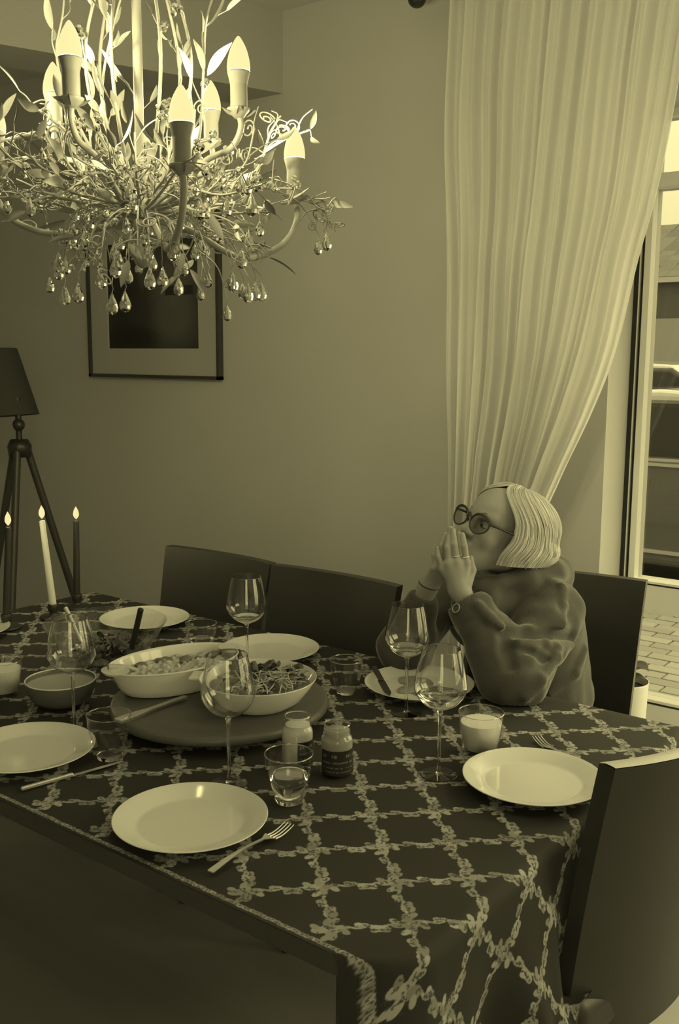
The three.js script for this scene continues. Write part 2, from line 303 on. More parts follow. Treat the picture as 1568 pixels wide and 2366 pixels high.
// ---------------------------------------------------------------- framed picture on the window wall
{
  const a = at(217, 870, 5.1), z = ZW;
  const onWall = (px, py) => { const s = sight(px, py); return s.multiplyScalar(ZW / s.z).add(camera.position); };
  const bl = onWall(217, 868), br = onWall(517, 880), tl = onWall(196, 505);
  const w = br.x - bl.x, y0 = (bl.y + br.y) / 2, h = tl.y - y0, cx = (bl.x + br.x) / 2;
  const t = thing('framed_picture', 'dark framed print with wide pale mat on the wall under the chandelier', 'picture', [cx, y0, ZW + 0.002]);
  const f = 0.016, d = 0.03;
  part('frame', [box(-w / 2, w / 2, 0, f, 0, d), box(-w / 2, w / 2, h - f, h, 0, d), box(-w / 2, -w / 2 + f, 0, h, 0, d), box(w / 2 - f, w / 2, 0, h, 0, d)], M.darkWood, t);
  const mt = 0.125, x0 = -w / 2 + f, x1 = w / 2 - f;
  part('mat', [box(x0, x0 + mt, f, h - f, 0.004, 0.016), box(x1 - mt, x1, f, h - f, 0.004, 0.016), box(x0 + mt, x1 - mt, f, f + mt, 0.004, 0.016), box(x0 + mt, x1 - mt, h - f - mt, h - f, 0.004, 0.016)], std(0.46, 0.9), t);
  const tex = canvasTexture(256, 256, (c, W2, H2) => {
    c.fillStyle = '#3a3a3a'; c.fillRect(0, 0, W2, H2);
    const blob = (x, y, rx, ry, v, n = 24) => { for (let i = n; i > 0; i--) { c.fillStyle = `rgba(${v},${v},${v},0.06)`; c.beginPath(); c.ellipse(x, y, rx * i / n, ry * i / n, 0, 0, 7); c.fill(); } };
    blob(185, 120, 75, 120, 120); blob(190, 200, 80, 70, 95); blob(100, 60, 14, 70, 110); blob(118, 40, 20, 60, 80); c.fillStyle = '#303030'; c.fillRect(165, 108, 75, 22); blob(60, 230, 90, 40, 25); blob(40, 120, 60, 110, 30);
  });
  const p = new THREE.PlaneGeometry(x1 - x0 - 2 * mt + 0.004, h - 2 * f - 2 * mt + 0.004); p.translate(0, h / 2, 0.008);
  part('print', p, new THREE.MeshStandardMaterial({ map: tex, roughness: 0.7 }), t);
}

// ---------------------------------------------------------------- tripod lamp in the far left corner
{
  const top = at(45, 1030, 4.6), t = thing('tripod_lamp', 'dark unlit tripod floor lamp in the far left corner', 'floor lamp', [top.x, 0, top.z]);
  const y = top.y;
  for (let k = 0; k < 3; k++) { const a = k * 2.094 + 0.9; part('leg', bar([V(Math.cos(a) * 0.03, y, Math.sin(a) * 0.03), V(Math.cos(a) * 0.34, 0, Math.sin(a) * 0.34)], 0.018, 10), M.darkWood, t); }
  part('tripod_head', lathe([[0, y - 0.05], [0.05, y - 0.05], [0.055, y], [0.04, y + 0.03], [0, y + 0.03]], 24), M.darkMetal, t);
  part('stem', lathe([[0.014, y + 0.02], [0.014, y + 0.22], [0, y + 0.22]], 16), M.darkMetal, t);
  const n = new THREE.SphereGeometry(0.028, 16, 12); n.translate(0.045, y + 0.1, 0.03); part('knob', n, M.darkMetal, t);
  const s = lathe([[0.09, 0.31], [0.16, 0], [0.155, 0], [0.085, 0.308]], 40); s.rotateZ(0.1); s.translate(-0.125, y + 0.13, -0.01); part('lamp_shade', s, std(0.05, 0.8), t);
}

// ---------------------------------------------------------------- table and patterned cloth
seed = 102;
const TX0 = -2.73, TX1 = -0.685, TZ0 = -2.14, TZ1 = -1.0, TOP = 0.75;
{
  const t = thing('dining_table', 'long dark dining table under the patterned cloth', 'table', [(TX0 + TX1) / 2, 0, (TZ0 + TZ1) / 2]);
  const w = TX1 - TX0 - 0.012, d = TZ1 - TZ0 - 0.012, sh = new THREE.Shape(), r = 0.10; sh.moveTo(-w / 2 + r, -d / 2); sh.lineTo(w / 2 - r, -d / 2); sh.absarc(w / 2 - r, -d / 2 + r, r, -Math.PI / 2, 0); sh.lineTo(w / 2, d / 2 - r); sh.absarc(w / 2 - r, d / 2 - r, r, 0, Math.PI / 2); sh.lineTo(-w / 2 + r, d / 2); sh.absarc(-w / 2 + r, d / 2 - r, r, Math.PI / 2, Math.PI); sh.lineTo(-w / 2, -d / 2 + r); sh.absarc(-w / 2 + r, -d / 2 + r, r, Math.PI, Math.PI * 1.5);
  const g = new THREE.ExtrudeGeometry(sh, { depth: 0.025, bevelEnabled: true, bevelSize: 0.004, bevelThickness: 0.004, bevelSegments: 2, curveSegments: 10 }); g.rotateX(Math.PI / 2); g.translate(0, TOP - 0.005, 0); part('tabletop', g, M.darkWood, t);
  part('apron', [box(-w / 2 + 0.1, w / 2 - 0.1, 0.64, 0.712, d / 2 - 0.11, d / 2 - 0.09), box(-w / 2 + 0.1, w / 2 - 0.1, 0.64, 0.712, -d / 2 + 0.09, -d / 2 + 0.11), box(w / 2 - 0.11, w / 2 - 0.09, 0.64, 0.712, -d / 2 + 0.1, d / 2 - 0.1), box(-w / 2 + 0.09, -w / 2 + 0.11, 0.64, 0.712, -d / 2 + 0.1, d / 2 - 0.1)], M.darkWood, t);
  for (const sx of [-1, 1]) for (const sz of [-1, 1]) { const l = rbox(0.07, 0.714, 0.07, 0.006); l.translate(sx * (w / 2 - 0.1), 0.357, sz * (d / 2 - 0.1)); part('leg', l, M.darkWood, t); }
}
const CY = TOP + 0.002;        // height of the cloth on the table
{
  const U0 = TX0 - 0.10, U1 = TX1 + 0.46, V0 = TZ0 - 0.16, V1 = TZ1 + 0.001, cw = 2048, ch = 1076;
  const tex = canvasTexture(cw, ch, (c) => {
    const sx = cw / (U1 - U0), sy = ch / (V1 - V0);
    c.fillStyle = '#303030'; c.fillRect(0, 0, cw, ch);
    c.setTransform(sx, 0, 0, sy, -U0 * sx, -V0 * sy);
    c.lineCap = 'round';
    const shade = (a) => { const v = (128 + 45 * a) | 0; return `rgb(${v},${v},${v})`; };
    // lace: pale lobes, then dark squiggles and holes stitched out of them
    const lobes = [], holes = [];
    const lobe = (x, y, rx, ry, a) => lobes.push([x, y, rx, ry, a]);
    const hole = (x, y, r, a, l) => holes.push([x, y, r, a, l]);
    const link = (x, y, a, side) => {
      const ca = Math.cos(a), sa = Math.sin(a), P = (l, n) => [x + ca * l - sa * n, y + sa * l + ca * n];
      lobe(...P(0, 0), 0.012, 0.0062, a); lobe(...P(0.004, side * 0.006), 0.009, 0.0055, a + 0.35 * side); lobe(...P(-0.006, -side * 0.004), 0.006, 0.004, a);
      for (let k = 0; k < 4; k++) hole(...P(rr(-0.009, 0.009), rr(-0.004, 0.004) + side * 0.003), rr(0.0018, 0.003), a + rr(-0.6, 0.6), rr(1.5, 3.6));
    };
    const node = (x, y) => {
      lobe(x, y, 0.012, 0.010, 0); for (let k = 0; k < 4; k++) { const a = k * Math.PI / 2 + 0.785; lobe(x + Math.cos(a) * 0.015, y + Math.sin(a) * 0.015, 0.011, 0.0072, a); lobe(x + Math.cos(a + 0.42) * 0.023, y + Math.sin(a + 0.42) * 0.023, 0.0075, 0.0048, a + 0.9); }
      for (let k = 0; k < 26; k++) { const a = rr(0, 6.28), r = Math.sqrt(rnd()) * 0.026; hole(x + Math.cos(a) * r, y + Math.sin(a) * r, rr(0.0016, 0.003), rr(0, 6.28), rr(1.5, 4.4)); }
    };
    const P2 = 0.0825, X0 = -0.896, Z0 = -1.291, zEnd = -1.03, uEnd = U1 - 0.07, zTop = V0 + 0.06;
    const edge = (x, y, dx, dy) => {
      const a = Math.atan2(dy, dx), L = Math.hypot(dx, dy), ca = dx / L, sa = dy / L, sd = dy > 0 ? 1 : -1, P = (l, n) => [x + ca * l * L - sa * n, y + sa * l * L + ca * n];
      for (let q = 0.2; q < 0.85; q += 0.045) lobe(...P(q, 0.0025 * Math.sin(q * 22)), 0.0034, 0.0022, a + 0.7 * Math.sin(q * 30));
      lobe(...P(0.62, -sd * 0.0065), 0.0135, 0.0068, a - 0.22 * sd); lobe(...P(0.68, -sd * 0.012), 0.0065, 0.004, a + 0.3); lobe(...P(0.55, -sd * 0.011), 0.006, 0.004, a); lobe(...P(0.40, sd * 0.003), 0.0095, 0.0055, a + 0.3 * sd); lobe(...P(0.36, sd * 0.008), 0.005, 0.0038, a);
      for (let k = 0; k < 15; k++) { const q = rr(0.32, 0.75); hole(...P(q, rr(-0.004, 0.004) + (q > 0.5 ? -sd * 0.007 : sd * 0.003)), rr(0.0015, 0.0026), a + rr(-0.8, 0.8), rr(1.5, 3.8)); }
    };
    for (let i = -30; i < 12; i++) for (let j = -16; j < 6; j++) {
      if ((i + j) & 1) continue; const x = X0 + i * P2, y = Z0 + j * P2;
      if (y > zEnd || x > uEnd || y < zTop) continue;
      node(x, y);
      for (const [dx, dy] of [[1, 1], [1, -1]]) if (y + dy * P2 < zEnd && x + dx * P2 < uEnd && y + dy * P2 > zTop) edge(x, y, dx * P2, dy * P2);
    }
    const hem = (x, y) => { lobe(x, y, 0.005, 0.0035, rr(-0.6, 0.6)); hole(x, y, 0.002, rr(0, 6), 3); };
    for (let x = U0; x < U1; x += 0.008) { hem(x, V1 - 0.011 + rr(-0.001, 0.001)); hem(x, V0 + 0.011); }
    for (let y = V0; y < V1; y += 0.008) hem(U1 - 0.011, y);
    for (const [x, y, rx, ry, a] of lobes) { c.fillStyle = shade(rnd()); c.beginPath(); c.ellipse(x, y, rx * 1.2, ry * 1.25, a, 0, 7); c.fill(); }
    c.lineWidth = 0.0016; for (const [x, y, r, a, l] of holes) { c.strokeStyle = '#404040'; c.beginPath(); c.arc(x, y, r, a, a + l); c.stroke(); }
    c.setTransform(1, 0, 0, 1, 0, 0);
  });
  const NU = 300, NV = 150;
  const fold = (e, r) => e < r * 1.5708 ? [Math.sin(e / r) * r, r - Math.cos(e / r) * r] : [r, r + e - r * 1.5708];
  const g = sheet((a, b) => {
    const u = lerp(U0, U1, a), v = lerp(V0, V1, b); let x = u, y = CY, z = v;
    const cr = Math.max(0, v - (TZ1 - 0.10)), XF = TX1 - 0.10 + Math.sqrt(Math.max(0, 0.0102 - cr * cr));
    if (u > XF) { const [o, dn] = fold(u - XF, 0.02), k = smooth(dn, 0.02, 0.42); x = XF + o + k * (0.03 + 0.05 * Math.sin(v * 17 + 0.6) + 0.02 * Math.sin(v * 41)); y = CY - dn; const nearChair = smooth(v, -2.1, -2.0) * (1 - smooth(v, -1.52, -1.44)); x -= nearChair * k * (0.03 + 0.05 * Math.sin(v * 17 + 0.6) + 0.02 * Math.sin(v * 41)); if (nearChair > 0) { const lie = 0.474; if (y < lie) { x += nearChair * Math.min(lie - y, 0.05); y = lerp(y, lie + 0.001 * Math.sin(u * 90), nearChair); } } z = v + k * 0.03 * Math.cos(v * 17) + 0.05 * k * smooth(v, -1.3, -1.0); }
    if (u < TX0) { const [o, dn] = fold(TX0 - u, 0.02); x = TX0 - o; y = CY - dn; }
    if (v < TZ0) { const [o, dn] = fold(TZ0 - v, 0.02); z = TZ0 - o - 0.01; y = Math.min(y, CY - dn); }
    const wr = u < TX1 && v > TZ0 ? 0.0006 * noise.noise(u * 14, v * 14, 2) : 0;
    return [x, y + wr + 0.0004, z];
  }, NU, NV, (a, b) => [a, 1 - b]);
  const t = thing('tablecloth', 'dark tablecloth with a pale lacy lattice pattern draped over the dining table', 'tablecloth', [0, 0, 0]);
  part('cloth', g, std(0.95, 0.8, { map: tex, bumpMap: tex, bumpScale: 0.0006, specularIntensity: 0.6 }), t);
}
const tableAt = (px, py, y = CY + 0.001) => onLevel(px, py, y).setY(CY + 0.001);

// ---------------------------------------------------------------- chairs
const chairProto = (() => {
  const t = thing('dining_chair', 'high backed dark upholstered chair tucked in at the far side, nearest the candles', 'chair', [0, 0, 0], 0, 'dark chairs round the table');
  const seat = rbox(0.45, 0.09, 0.44, 0.03, 4); seat.translate(0, 0.42, 0.01); part('seat', seat, M.darkLeather, t);
  // backrest: slab that leans back, bowed in plan; front of the chair faces +z
  const back = (() => {
    const f = (u, v, s) => { const wdt = lerp(0.43, 0.475, v), x = (u - 0.5) * wdt, bow = 0.10 * ((u - 0.5) ** 2) * 4 * 0.45; const th = 0.0155; return [x, lerp(0.34, 0.92, v) - 0.006 * Math.sin(u * Math.PI) * v, lerp(-0.20, -0.265, v) - 0.03 * v * v + bow + s * th]; };
    const front = sheet((u, v) => f(u, v, 1), 24, 24), rear = sheet((u, v) => f(1 - u, v, -1), 24, 24), rim = [];
    const strip = (p) => sheet((u, v) => { const a = p(u, 1), b = p(u, -1); return [0, 1, 2].map((k) => lerp(a[k], b[k], v)); }, 24, 3);
    rim.push(strip((u, s) => f(u, 1, s)), strip((u, s) => f(u, 0, s)), strip((u, s) => f(0, u, s)), strip((u, s) => f(1, u, s)));
    return merge([front, rear, ...rim]);
  })();
  part('backrest', back, M.darkLeather, t);
  for (const sx of [-1, 1]) for (const sz of [-1, 1]) part('leg', bar([V(sx * 0.19, 0.40, sz * 0.185), V(sx * 0.195, 0, sz * 0.2)], (q) => lerp(0.021, 0.016, q), 10), M.darkWood, t);
  return t;
})();
chairProto.position.set(-2.272, 0, -2.06);
copyOf(chairProto, 'dining_chair', 'high backed dark upholstered chair tucked in at the far side, beside the woman', V(-1.787, 0, -2.055), 0.0);
copyOf(chairProto, 'dining_chair', 'dark upholstered chair the woman sits on, before the window', V(-1.212, 0, -2.53), 0.18);
const nearChairThing = copyOf(chairProto, 'dining_chair', 'dark upholstered chair seen from behind at the near right end of the table', V(-0.772, 0, -1.752), -Math.PI / 2 - 0.22);

part('painted_top_sheen', sheet((u, v) => { const q = (u - 0.5) * 2; return [(u - 0.5) * 0.474, 0.9215 - 0.006 * Math.sin(u * Math.PI) + 0.002 * Math.sin(v * Math.PI), -0.295 + 0.045 * q * q + lerp(-0.0155, 0.0155, v)]; }, 30, 4), std(0.55, 0.4), nearChairThing, 'window sheen painted pale along the top edge');  // pale colour stands in for window light on the dark leather edge

// ---------------------------------------------------------------- plates
const plateGeo = lathe([[0, 0.004], [0.075, 0.004], [0.082, 0.0], [0.086, 0.001], [0.09, 0.006], [0.128, 0.0185], [0.1345, 0.0215], [0.135, 0.023], [0.1335, 0.0235], [0.124, 0.0205], [0.096, 0.0105], [0.088, 0.008], [0, 0.0075]], 72);
const plateProto = thing('dinner_plate', 'empty white dinner plate at the near edge of the table, beside the fork', 'plate', [0, 0, 0], 0, 'white dinner plates');
part('dish', plateGeo, M.porcelain, plateProto);
plateProto.position.copy(onLevel(440, 1886, CY + 0.022)).setY(CY + 0.002);
const plateAt = (px, py, label) => copyOf(plateProto, 'dinner_plate', label, onLevel(px, py, CY + 0.022).setY(CY + 0.002), 0);
plateAt(1231, 1793, 'empty white dinner plate beside the near right chair, fork behind it');
plateAt(64, 1726, 'empty white dinner plate at the left edge of the photo, beside a tumbler');
plateAt(624, 1497, 'empty white dinner plate behind the salad bowl, before the two tucked in chairs');
plateAt(334, 1427, 'empty white dinner plate behind the large glass bowl');
const womanPlate = plateAt(968, 1577, 'used white plate with sauce smears in front of the woman');
plateAt(-88, 1452, 'white dinner plate mostly outside the frame by the candles');
{ // leftovers on the woman's plate
  const p = womanPlate.position, sm = blend(Array.from({ length: 16 }, () => { const a = rr(0, 6.28), r = rr(0, 0.06); return ellipsoid(V(Math.cos(a) * r, 0.0095, Math.sin(a) * r), V(rr(0.012, 0.03), 0.005, rr(0.012, 0.03))); }), 0.01);
  const t = thing('sauce_smear', 'thin smear of sauce left on the used plate', 'food', [p.x, p.y, p.z]); part('smear', skinOf(sm, V(-0.1, 0.0, -0.1), V(0.1, 0.025, 0.1), 0.004), std(0.3, 0.4), t);
}

// ---------------------------------------------------------------- cutlery
function forkGeo() {
  const out = [], w = (q) => q;
  const handle = sheet((u, v) => { const l = v * 0.125, wd = lerp(0.0065, 0.003, smooth(v, 0, 0.8)); return [(u - 0.5) * 2 * wd, 0.004 + 0.006 * Math.sin(v * 2.6), -l]; }, 6, 24);
  const neck = sheet((u, v) => { const wd = lerp(0.003, 0.0125, smooth(v, 0, 1)); return [(u - 0.5) * 2 * wd, 0.0071 - 0.006 * v + 0.003 * ((u - 0.5) ** 2) * 4 * v, -0.125 - v * 0.025]; }, 6, 10);
  const thick = (g, d) => { const a = g.clone(), b = g.clone(); b.translate(0, -d, 0); return [a, b]; };
  out.push(...thick(handle, 0.0016), ...thick(neck, 0.0016));
  for (let k = 0; k < 4; k++) { const x = (k - 1.5) * 0.0066; out.push(bar([V(x, 0.001, -0.148), V(x, 0.0, -0.165), V(x, 0.003, -0.185), V(x, 0.007, -0.198)], (q) => lerp(0.0021, 0.0009, q), 6, 10)); }
  return merge(out);
}
const lay = (geo, mat, name, label, cat, a, b, group) => { const t = thing(name, label, cat, [a.x, CY + 0.003, a.z], Math.atan2(a.x - b.x, a.z - b.z), group); return t; };
{
  const fg = forkGeo();
  const a = tableAt(486, 2024), b = tableAt(706, 1893); const t = lay(0, 0, 'fork', 'steel fork lying right of the near empty plate', 'fork', a, b, 'table forks'); part('fork_body', fg, M.steel, t).position.y = 0.002;
  const c = tableAt(1222, 1697), d = tableAt(1300, 1755); const dir = d.clone().sub(c).normalize().multiplyScalar(0.198); const c2 = c.clone().addScaledVector(dir, 0.16), t2 = lay(0, 0, 'fork', 'steel fork with tines showing behind the right empty plate', 'fork', c2.clone().add(dir), c2, 'table forks'); part('fork_body', fg, M.steel, t2).position.y = 0.0;
  const kn = () => { const blade = sheet((u, v) => [(u - 0.5) * 0.018 * (1 - 0.7 * smooth(v, 0.75, 1)), 0.002, -0.1 - v * 0.11], 4, 16), h = rbox(0.014, 0.007, 0.105, 0.003); h.translate(0, 0.004, -0.05); return [blade, h]; };
  const e = tableAt(52, 1829), f = tableAt(182, 1792); const t3 = lay(0, 0, 'table_knife', 'thin steel knife beside the left plate at the near edge', 'knife', e, f); const [bl, hd] = kn(); part('blade', bl, M.steel, t3); part('handle', hd, M.steel, t3); t3.scale.x = 0.55;
  const p = womanPlate.position, q1 = onLevel(864, 1545, CY + 0.028), q2 = onLevel(890, 1592, CY + 0.028);
  const t4 = thing('table_knife', 'dark knife lying across the left rim of the used plate', 'knife', q1, Math.atan2(q1.x - q2.x, q1.z - q2.z)); const [bl2, hd2] = kn(); part('blade', bl2, M.darkMetal, t4); part('handle', hd2, M.darkMetal, t4);
}

// ---------------------------------------------------------------- wine glasses
const bowlPts = smoothProfile([[0.0035, 0.132], [0.012, 0.136], [0.034, 0.148], [0.049, 0.168], [0.0515, 0.185], [0.047, 0.215], [0.0375, 0.257]], 40);
const innerR = (y) => { let r = 0; for (let i = 1; i < bowlPts.length; i++) if (bowlPts[i][1] >= y) { const a = bowlPts[i - 1], b = bowlPts[i]; r = lerp(a[0], b[0], (y - a[1]) / (b[1] - a[1])); break; } return r; };
function wineGlass(label, pos, level) {
  const t = thing('wine_glass', label, 'wine glass', pos, 0, 'stemmed wine glasses');
  const outer = bowlPts.map(([r, y]) => [r, y]), inner = bowlPts.slice(4).reverse().map(([r, y]) => [Math.max(r - 0.0011, 0), y]);
  part('bowl', lathe([...outer, [0.0373, 0.2576], [0.0365, 0.2573], ...inner, [0, 0.1385]], 64), M.solidGlass, t);
  part('stem', lathe(smoothProfile([[0.006, 0.0045], [0.0042, 0.012], [0.0034, 0.04], [0.0034, 0.1], [0.0042, 0.124], [0.006, 0.1325]], 24), 20), M.solidGlass, t);
  part('foot', lathe([[0, 0], [0.036, 0], [0.0365, 0.0008], [0.035, 0.0016], [0.015, 0.0032], [0.006, 0.005], [0, 0.006]], 48), M.solidGlass, t);
  if (level) { const pts = [[0, 0.1395]]; for (let i = 0; i <= 12; i++) { const y = lerp(0.141, level, i / 12); pts.push([Math.max(innerR(y) - 0.0016, 0.001), y]); } pts.push([0, level]); part('wine', lathe(pts, 48), M.wine, t, 'pale wine'); }
  return t;
}
wineGlass('wine glass at the far side, before the chair backs, with a little pale wine', tableAt(571, 1556), 0.152);
wineGlass('wine glass behind another wine glass, before the woman, pale wine low in it', tableAt(938, 1647), 0.158);
wineGlass('wine glass left of the white filled tumbler, with some pale wine in it', tableAt(1013, 1790), 0.165);
wineGlass('wine glass before the round salad bowl, standing behind the near plate', tableAt(529, 1810), 0.0);
wineGlass('wine glass in front of the large glass bowl, by the small sauce bowl', tableAt(172, 1693), 0.0);

// ---------------------------------------------------------------- tumblers
function tumbler(label, pos, s = 1, level = 0.05) {
  const t = thing('tumbler', label, 'tumbler', pos, 0.2, 'faceted water tumblers');
  const g = toCreasedNormals(lathe([[0.0255, 0.004], [0.036, 0.04], [0.0425, 0.068]].map(([r, y]) => [r * s, y * s]), 10), 0.2), o = lathe([[0.0425, 0.068], [0.0445, 0.094]].map(([r, y]) => [r * s, y * s]), 40);
  part('glass_body', merge([g, o]), M.thinGlass, t);
  part('base', lathe([[0, 0], [0.023, 0], [0.0252, 0.003], [0.0262, 0.009], [0.024, 0.0105], [0, 0.0098]].map(([r, y]) => [r * s, y * s]), 40), M.solidGlass, t);
  const rg = new THREE.TorusGeometry(0.0444 * s, 0.0011, 8, 64); rg.rotateX(Math.PI / 2); rg.translate(0, 0.094 * s, 0); part('rim', rg, M.solidGlass, t);
  if (level) part('water', lathe([[0, 0.0115], [0.0235, 0.0125], [0.0325, 0.035], [lerp(0.0325, 0.0395, (level - 0.035) / 0.033), level], [0, level]].map(([r, y]) => [r * s, y * s]), 40), M.water, t);
  return t;
}
tumbler('faceted water tumbler in front of the two spice jars', tableAt(667, 1852), 1.0, 0.058);
tumbler('faceted water tumbler right of the round salad bowl, at the board edge', tableAt(800, 1602), 0.92, 0);
tumbler('faceted water tumbler right of the left plate, beside the board', tableAt(254, 1752), 1.0, 0);
tumbler('faceted water tumbler behind the oval baking dish', tableAt(466, 1512), 0.95, 0.05);
function creamGlass(label, pos) {
  const t = thing('filled_glass', label, 'glass', pos, 0, 'short glasses filled with white');
  part('glass_body', lathe([[0, 0], [0.034, 0], [0.0375, 0.004], [0.044, 0.05], [0.0475, 0.084], [0.0468, 0.0848], [0.0458, 0.084], [0.042, 0.05], [0.0358, 0.008], [0, 0.0065]], 56), M.thinGlass, t);
  const rimG = new THREE.TorusGeometry(0.0467, 0.0011, 8, 72); rimG.rotateX(Math.PI / 2); rimG.translate(0, 0.0845, 0); part('rim', rimG, M.solidGlass, t);
  part('contents', lathe([[0, 0.0075], [0.035, 0.0085], [0.0415, 0.05], [0.0432, 0.063], [0.042, 0.0645], [0, 0.064]], 56), M.cream, t, 'white contents');
  return t;
}
creamGlass('short glass of white contents between the wine glass and the right plate', tableAt(1109, 1734));
creamGlass('short glass of white contents at the left photo edge, beside the small bowl', tableAt(8, 1602));

// ---------------------------------------------------------------- spice jars
const printTex = canvasTexture(256, 128, (c, w, h) => { c.fillStyle = '#1c1c1c'; c.fillRect(0, 0, w, h); c.fillStyle = '#6e6e6e'; for (const [y, s, k] of [[20, 18, 9], [56, 12, 12], [84, 9, 14], [106, 7, 14]]) { let x = 8 + rnd() * 10; for (let i = 0; i < k * 2; i++) { const ww = s * rr(0.35, 0.8); if (rnd() > 0.2) c.fillRect(x, y, ww, s * rr(0.7, 1)); x += ww + s * 0.25; } } });
function jar(label, pos, fill, fillTone, turn) {
  const t = thing('spice_jar', label, 'jar', pos, turn);
  const pts = [[0, 0], [0.029, 0], [0.032, 0.004], [0.032, 0.07], [0.030, 0.077], [0.0255, 0.081], [0.0255, 0.084], [0.0272, 0.0855], [0.0255, 0.087], [0.0255, 0.091], [0.0272, 0.0925], [0.0255, 0.094], [0.0255, 0.099], [0.0262, 0.101], [0.0252, 0.103], [0.0238, 0.102]];
  part('glass_body', lathe(pts, 48), M.thinGlass, t);
  const rg = new THREE.TorusGeometry(0.0252, 0.0016, 8, 56); rg.rotateX(Math.PI / 2); rg.translate(0, 0.1025, 0); part('rim', rg, M.solidGlass, t);
  part('contents', lathe([[0, 0.005], [0.0305, 0.0065], [0.0305, 0.068], [0.0285, 0.0755], [0.0245, 0.081], [0.0245, fill], [0, fill + 0.001]], 40), std(fillTone, 0.8), t);
  const lg = new THREE.CylinderGeometry(0.0325, 0.0325, 0.05, 40, 1, true, -1.2, 2.9); lg.translate(0, 0.032, 0);
  part('label', lg, new THREE.MeshStandardMaterial({ map: printTex, roughness: 0.6, side: THREE.DoubleSide }), t, 'dark label with small pale print');
  return t;
}
jar('open glass jar with pale contents behind the near tumbler', tableAt(687, 1765), 0.085, 0.6, 1.9);
jar('open glass jar with dark printed label right of the near tumbler', tableAt(778, 1786), 0.09, 0.3, 0.75);

// ---------------------------------------------------------------- round board with the serving dishes
seed = 103;
const boardC = onLevel(508, 1610, CY + 0.045);
const BTOP = CY + 0.045;
{
  const t = thing('lazy_susan', 'round wooden turntable board under the serving dishes', 'board', [boardC.x, CY + 0.001, boardC.z]);
  part('board', lathe([[0, 0.02], [0.239, 0.02], [0.246, 0.025], [0.248, 0.032], [0.246, 0.039], [0.240, 0.044], [0, 0.044]], 80), M.board, t);
  part('base', lathe([[0, 0], [0.11, 0], [0.112, 0.004], [0.1, 0.02], [0, 0.02]], 48), M.board, t);
}
const up0 = V(0, 1, 0);
const ovalGeo = (pts, rx, rz) => { const g = lathe(pts, 72); g.scale(rx, 1, rz); g.computeVertexNormals(); return g; };
{
  const c = V(-1.678, 0, -1.558);
  const t = thing('baking_dish', 'oval white baking dish of gratin on the wooden board', 'baking dish', [c.x, BTOP + 0.001, c.z], 1.31);
  const shape = [[0, 0], [0.72, 0], [0.77, 0.003], [0.86, 0.02], [0.965, 0.058], [1.0, 0.0625], [1.01, 0.065], [0.995, 0.067], [0.945, 0.062], [0.84, 0.022], [0.75, 0.008], [0, 0.006]];
  part('dish', ovalGeo(shape, 0.167, 0.101), M.porcelain, t);
  for (const q of [-1, 1]) { const g = new THREE.CylinderGeometry(0.03, 0.026, 0.006, 28); g.scale(1, 1, 1.3); g.translate(q * 0.153, 0.0625, 0); part('handle', g, M.porcelain, t); }
  const f = thing('gratin', 'lumpy pale gratin in the oval baking dish', 'food', [c.x, BTOP + 0.001, c.z], 1.31);
  const top = sheet((u, v) => { const a = u * Math.PI * 2, r = v * 0.9; const x = Math.cos(a) * r * 0.161, z = Math.sin(a) * r * 0.096; return [x, 0.049 + 0.011 * noise.noise(x * 50, z * 50, 2) + 0.009 * noise.noise(x * 110, z * 110, 5) + 0.004 * noise.noise(x * 240, z * 240, 5) - 0.012 * v ** 6, z]; }, 90, 34);
  part('crust', top, std(0.5, 0.75), f);
  for (const [px, py, w] of [[376, 1527, 0.026], [440, 1524, 0.03], [330, 1538, 0.018], [490, 1513, 0.02]]) { const p = onLevel(px, py, BTOP + 0.05).sub(f.position).applyAxisAngle(up0, -1.31), bits = []; for (let k = 0; k < 6; k++) bits.push(ellipsoid(V(rr(-w, w) * 0.8, 0, rr(-w, w) * 0.45), V(w * rr(0.3, 0.5), 0.0045, w * rr(0.22, 0.36)))); const m = part('browned_patch', skinOf(blend(bits, 0.006), V(-w * 1.6, -0.012, -w * 1.2), V(w * 1.6, 0.012, w * 1.2), 0.0025), std(0.18, 0.8), f, 'dark browned patch'); m.position.set(p.x, 0.0515, p.z); }
  const h0 = onLevel(250, 1541, BTOP + 0.072), h1 = onLevel(318, 1549, BTOP + 0.05);
  const s = thing('serving_spoon', 'pale serving spoon leaning out of the oval baking dish', 'spoon', h0);
  const loc = (p) => p.clone().sub(h0);
  part('handle', bar([V(0, 0, 0), loc(h0.clone().lerp(h1, 0.5)).add(V(0, 0.004, 0)), loc(h1)], (q) => 0.007 - 0.002 * q, 10), M.lightWood, s);
  const bw = new THREE.SphereGeometry(0.02, 18, 12); bw.scale(1.3, 0.35, 1); const b = part('spoon_bowl', bw, M.lightWood, s); b.position.copy(loc(h1)).add(V(0, -0.008, 0));
}
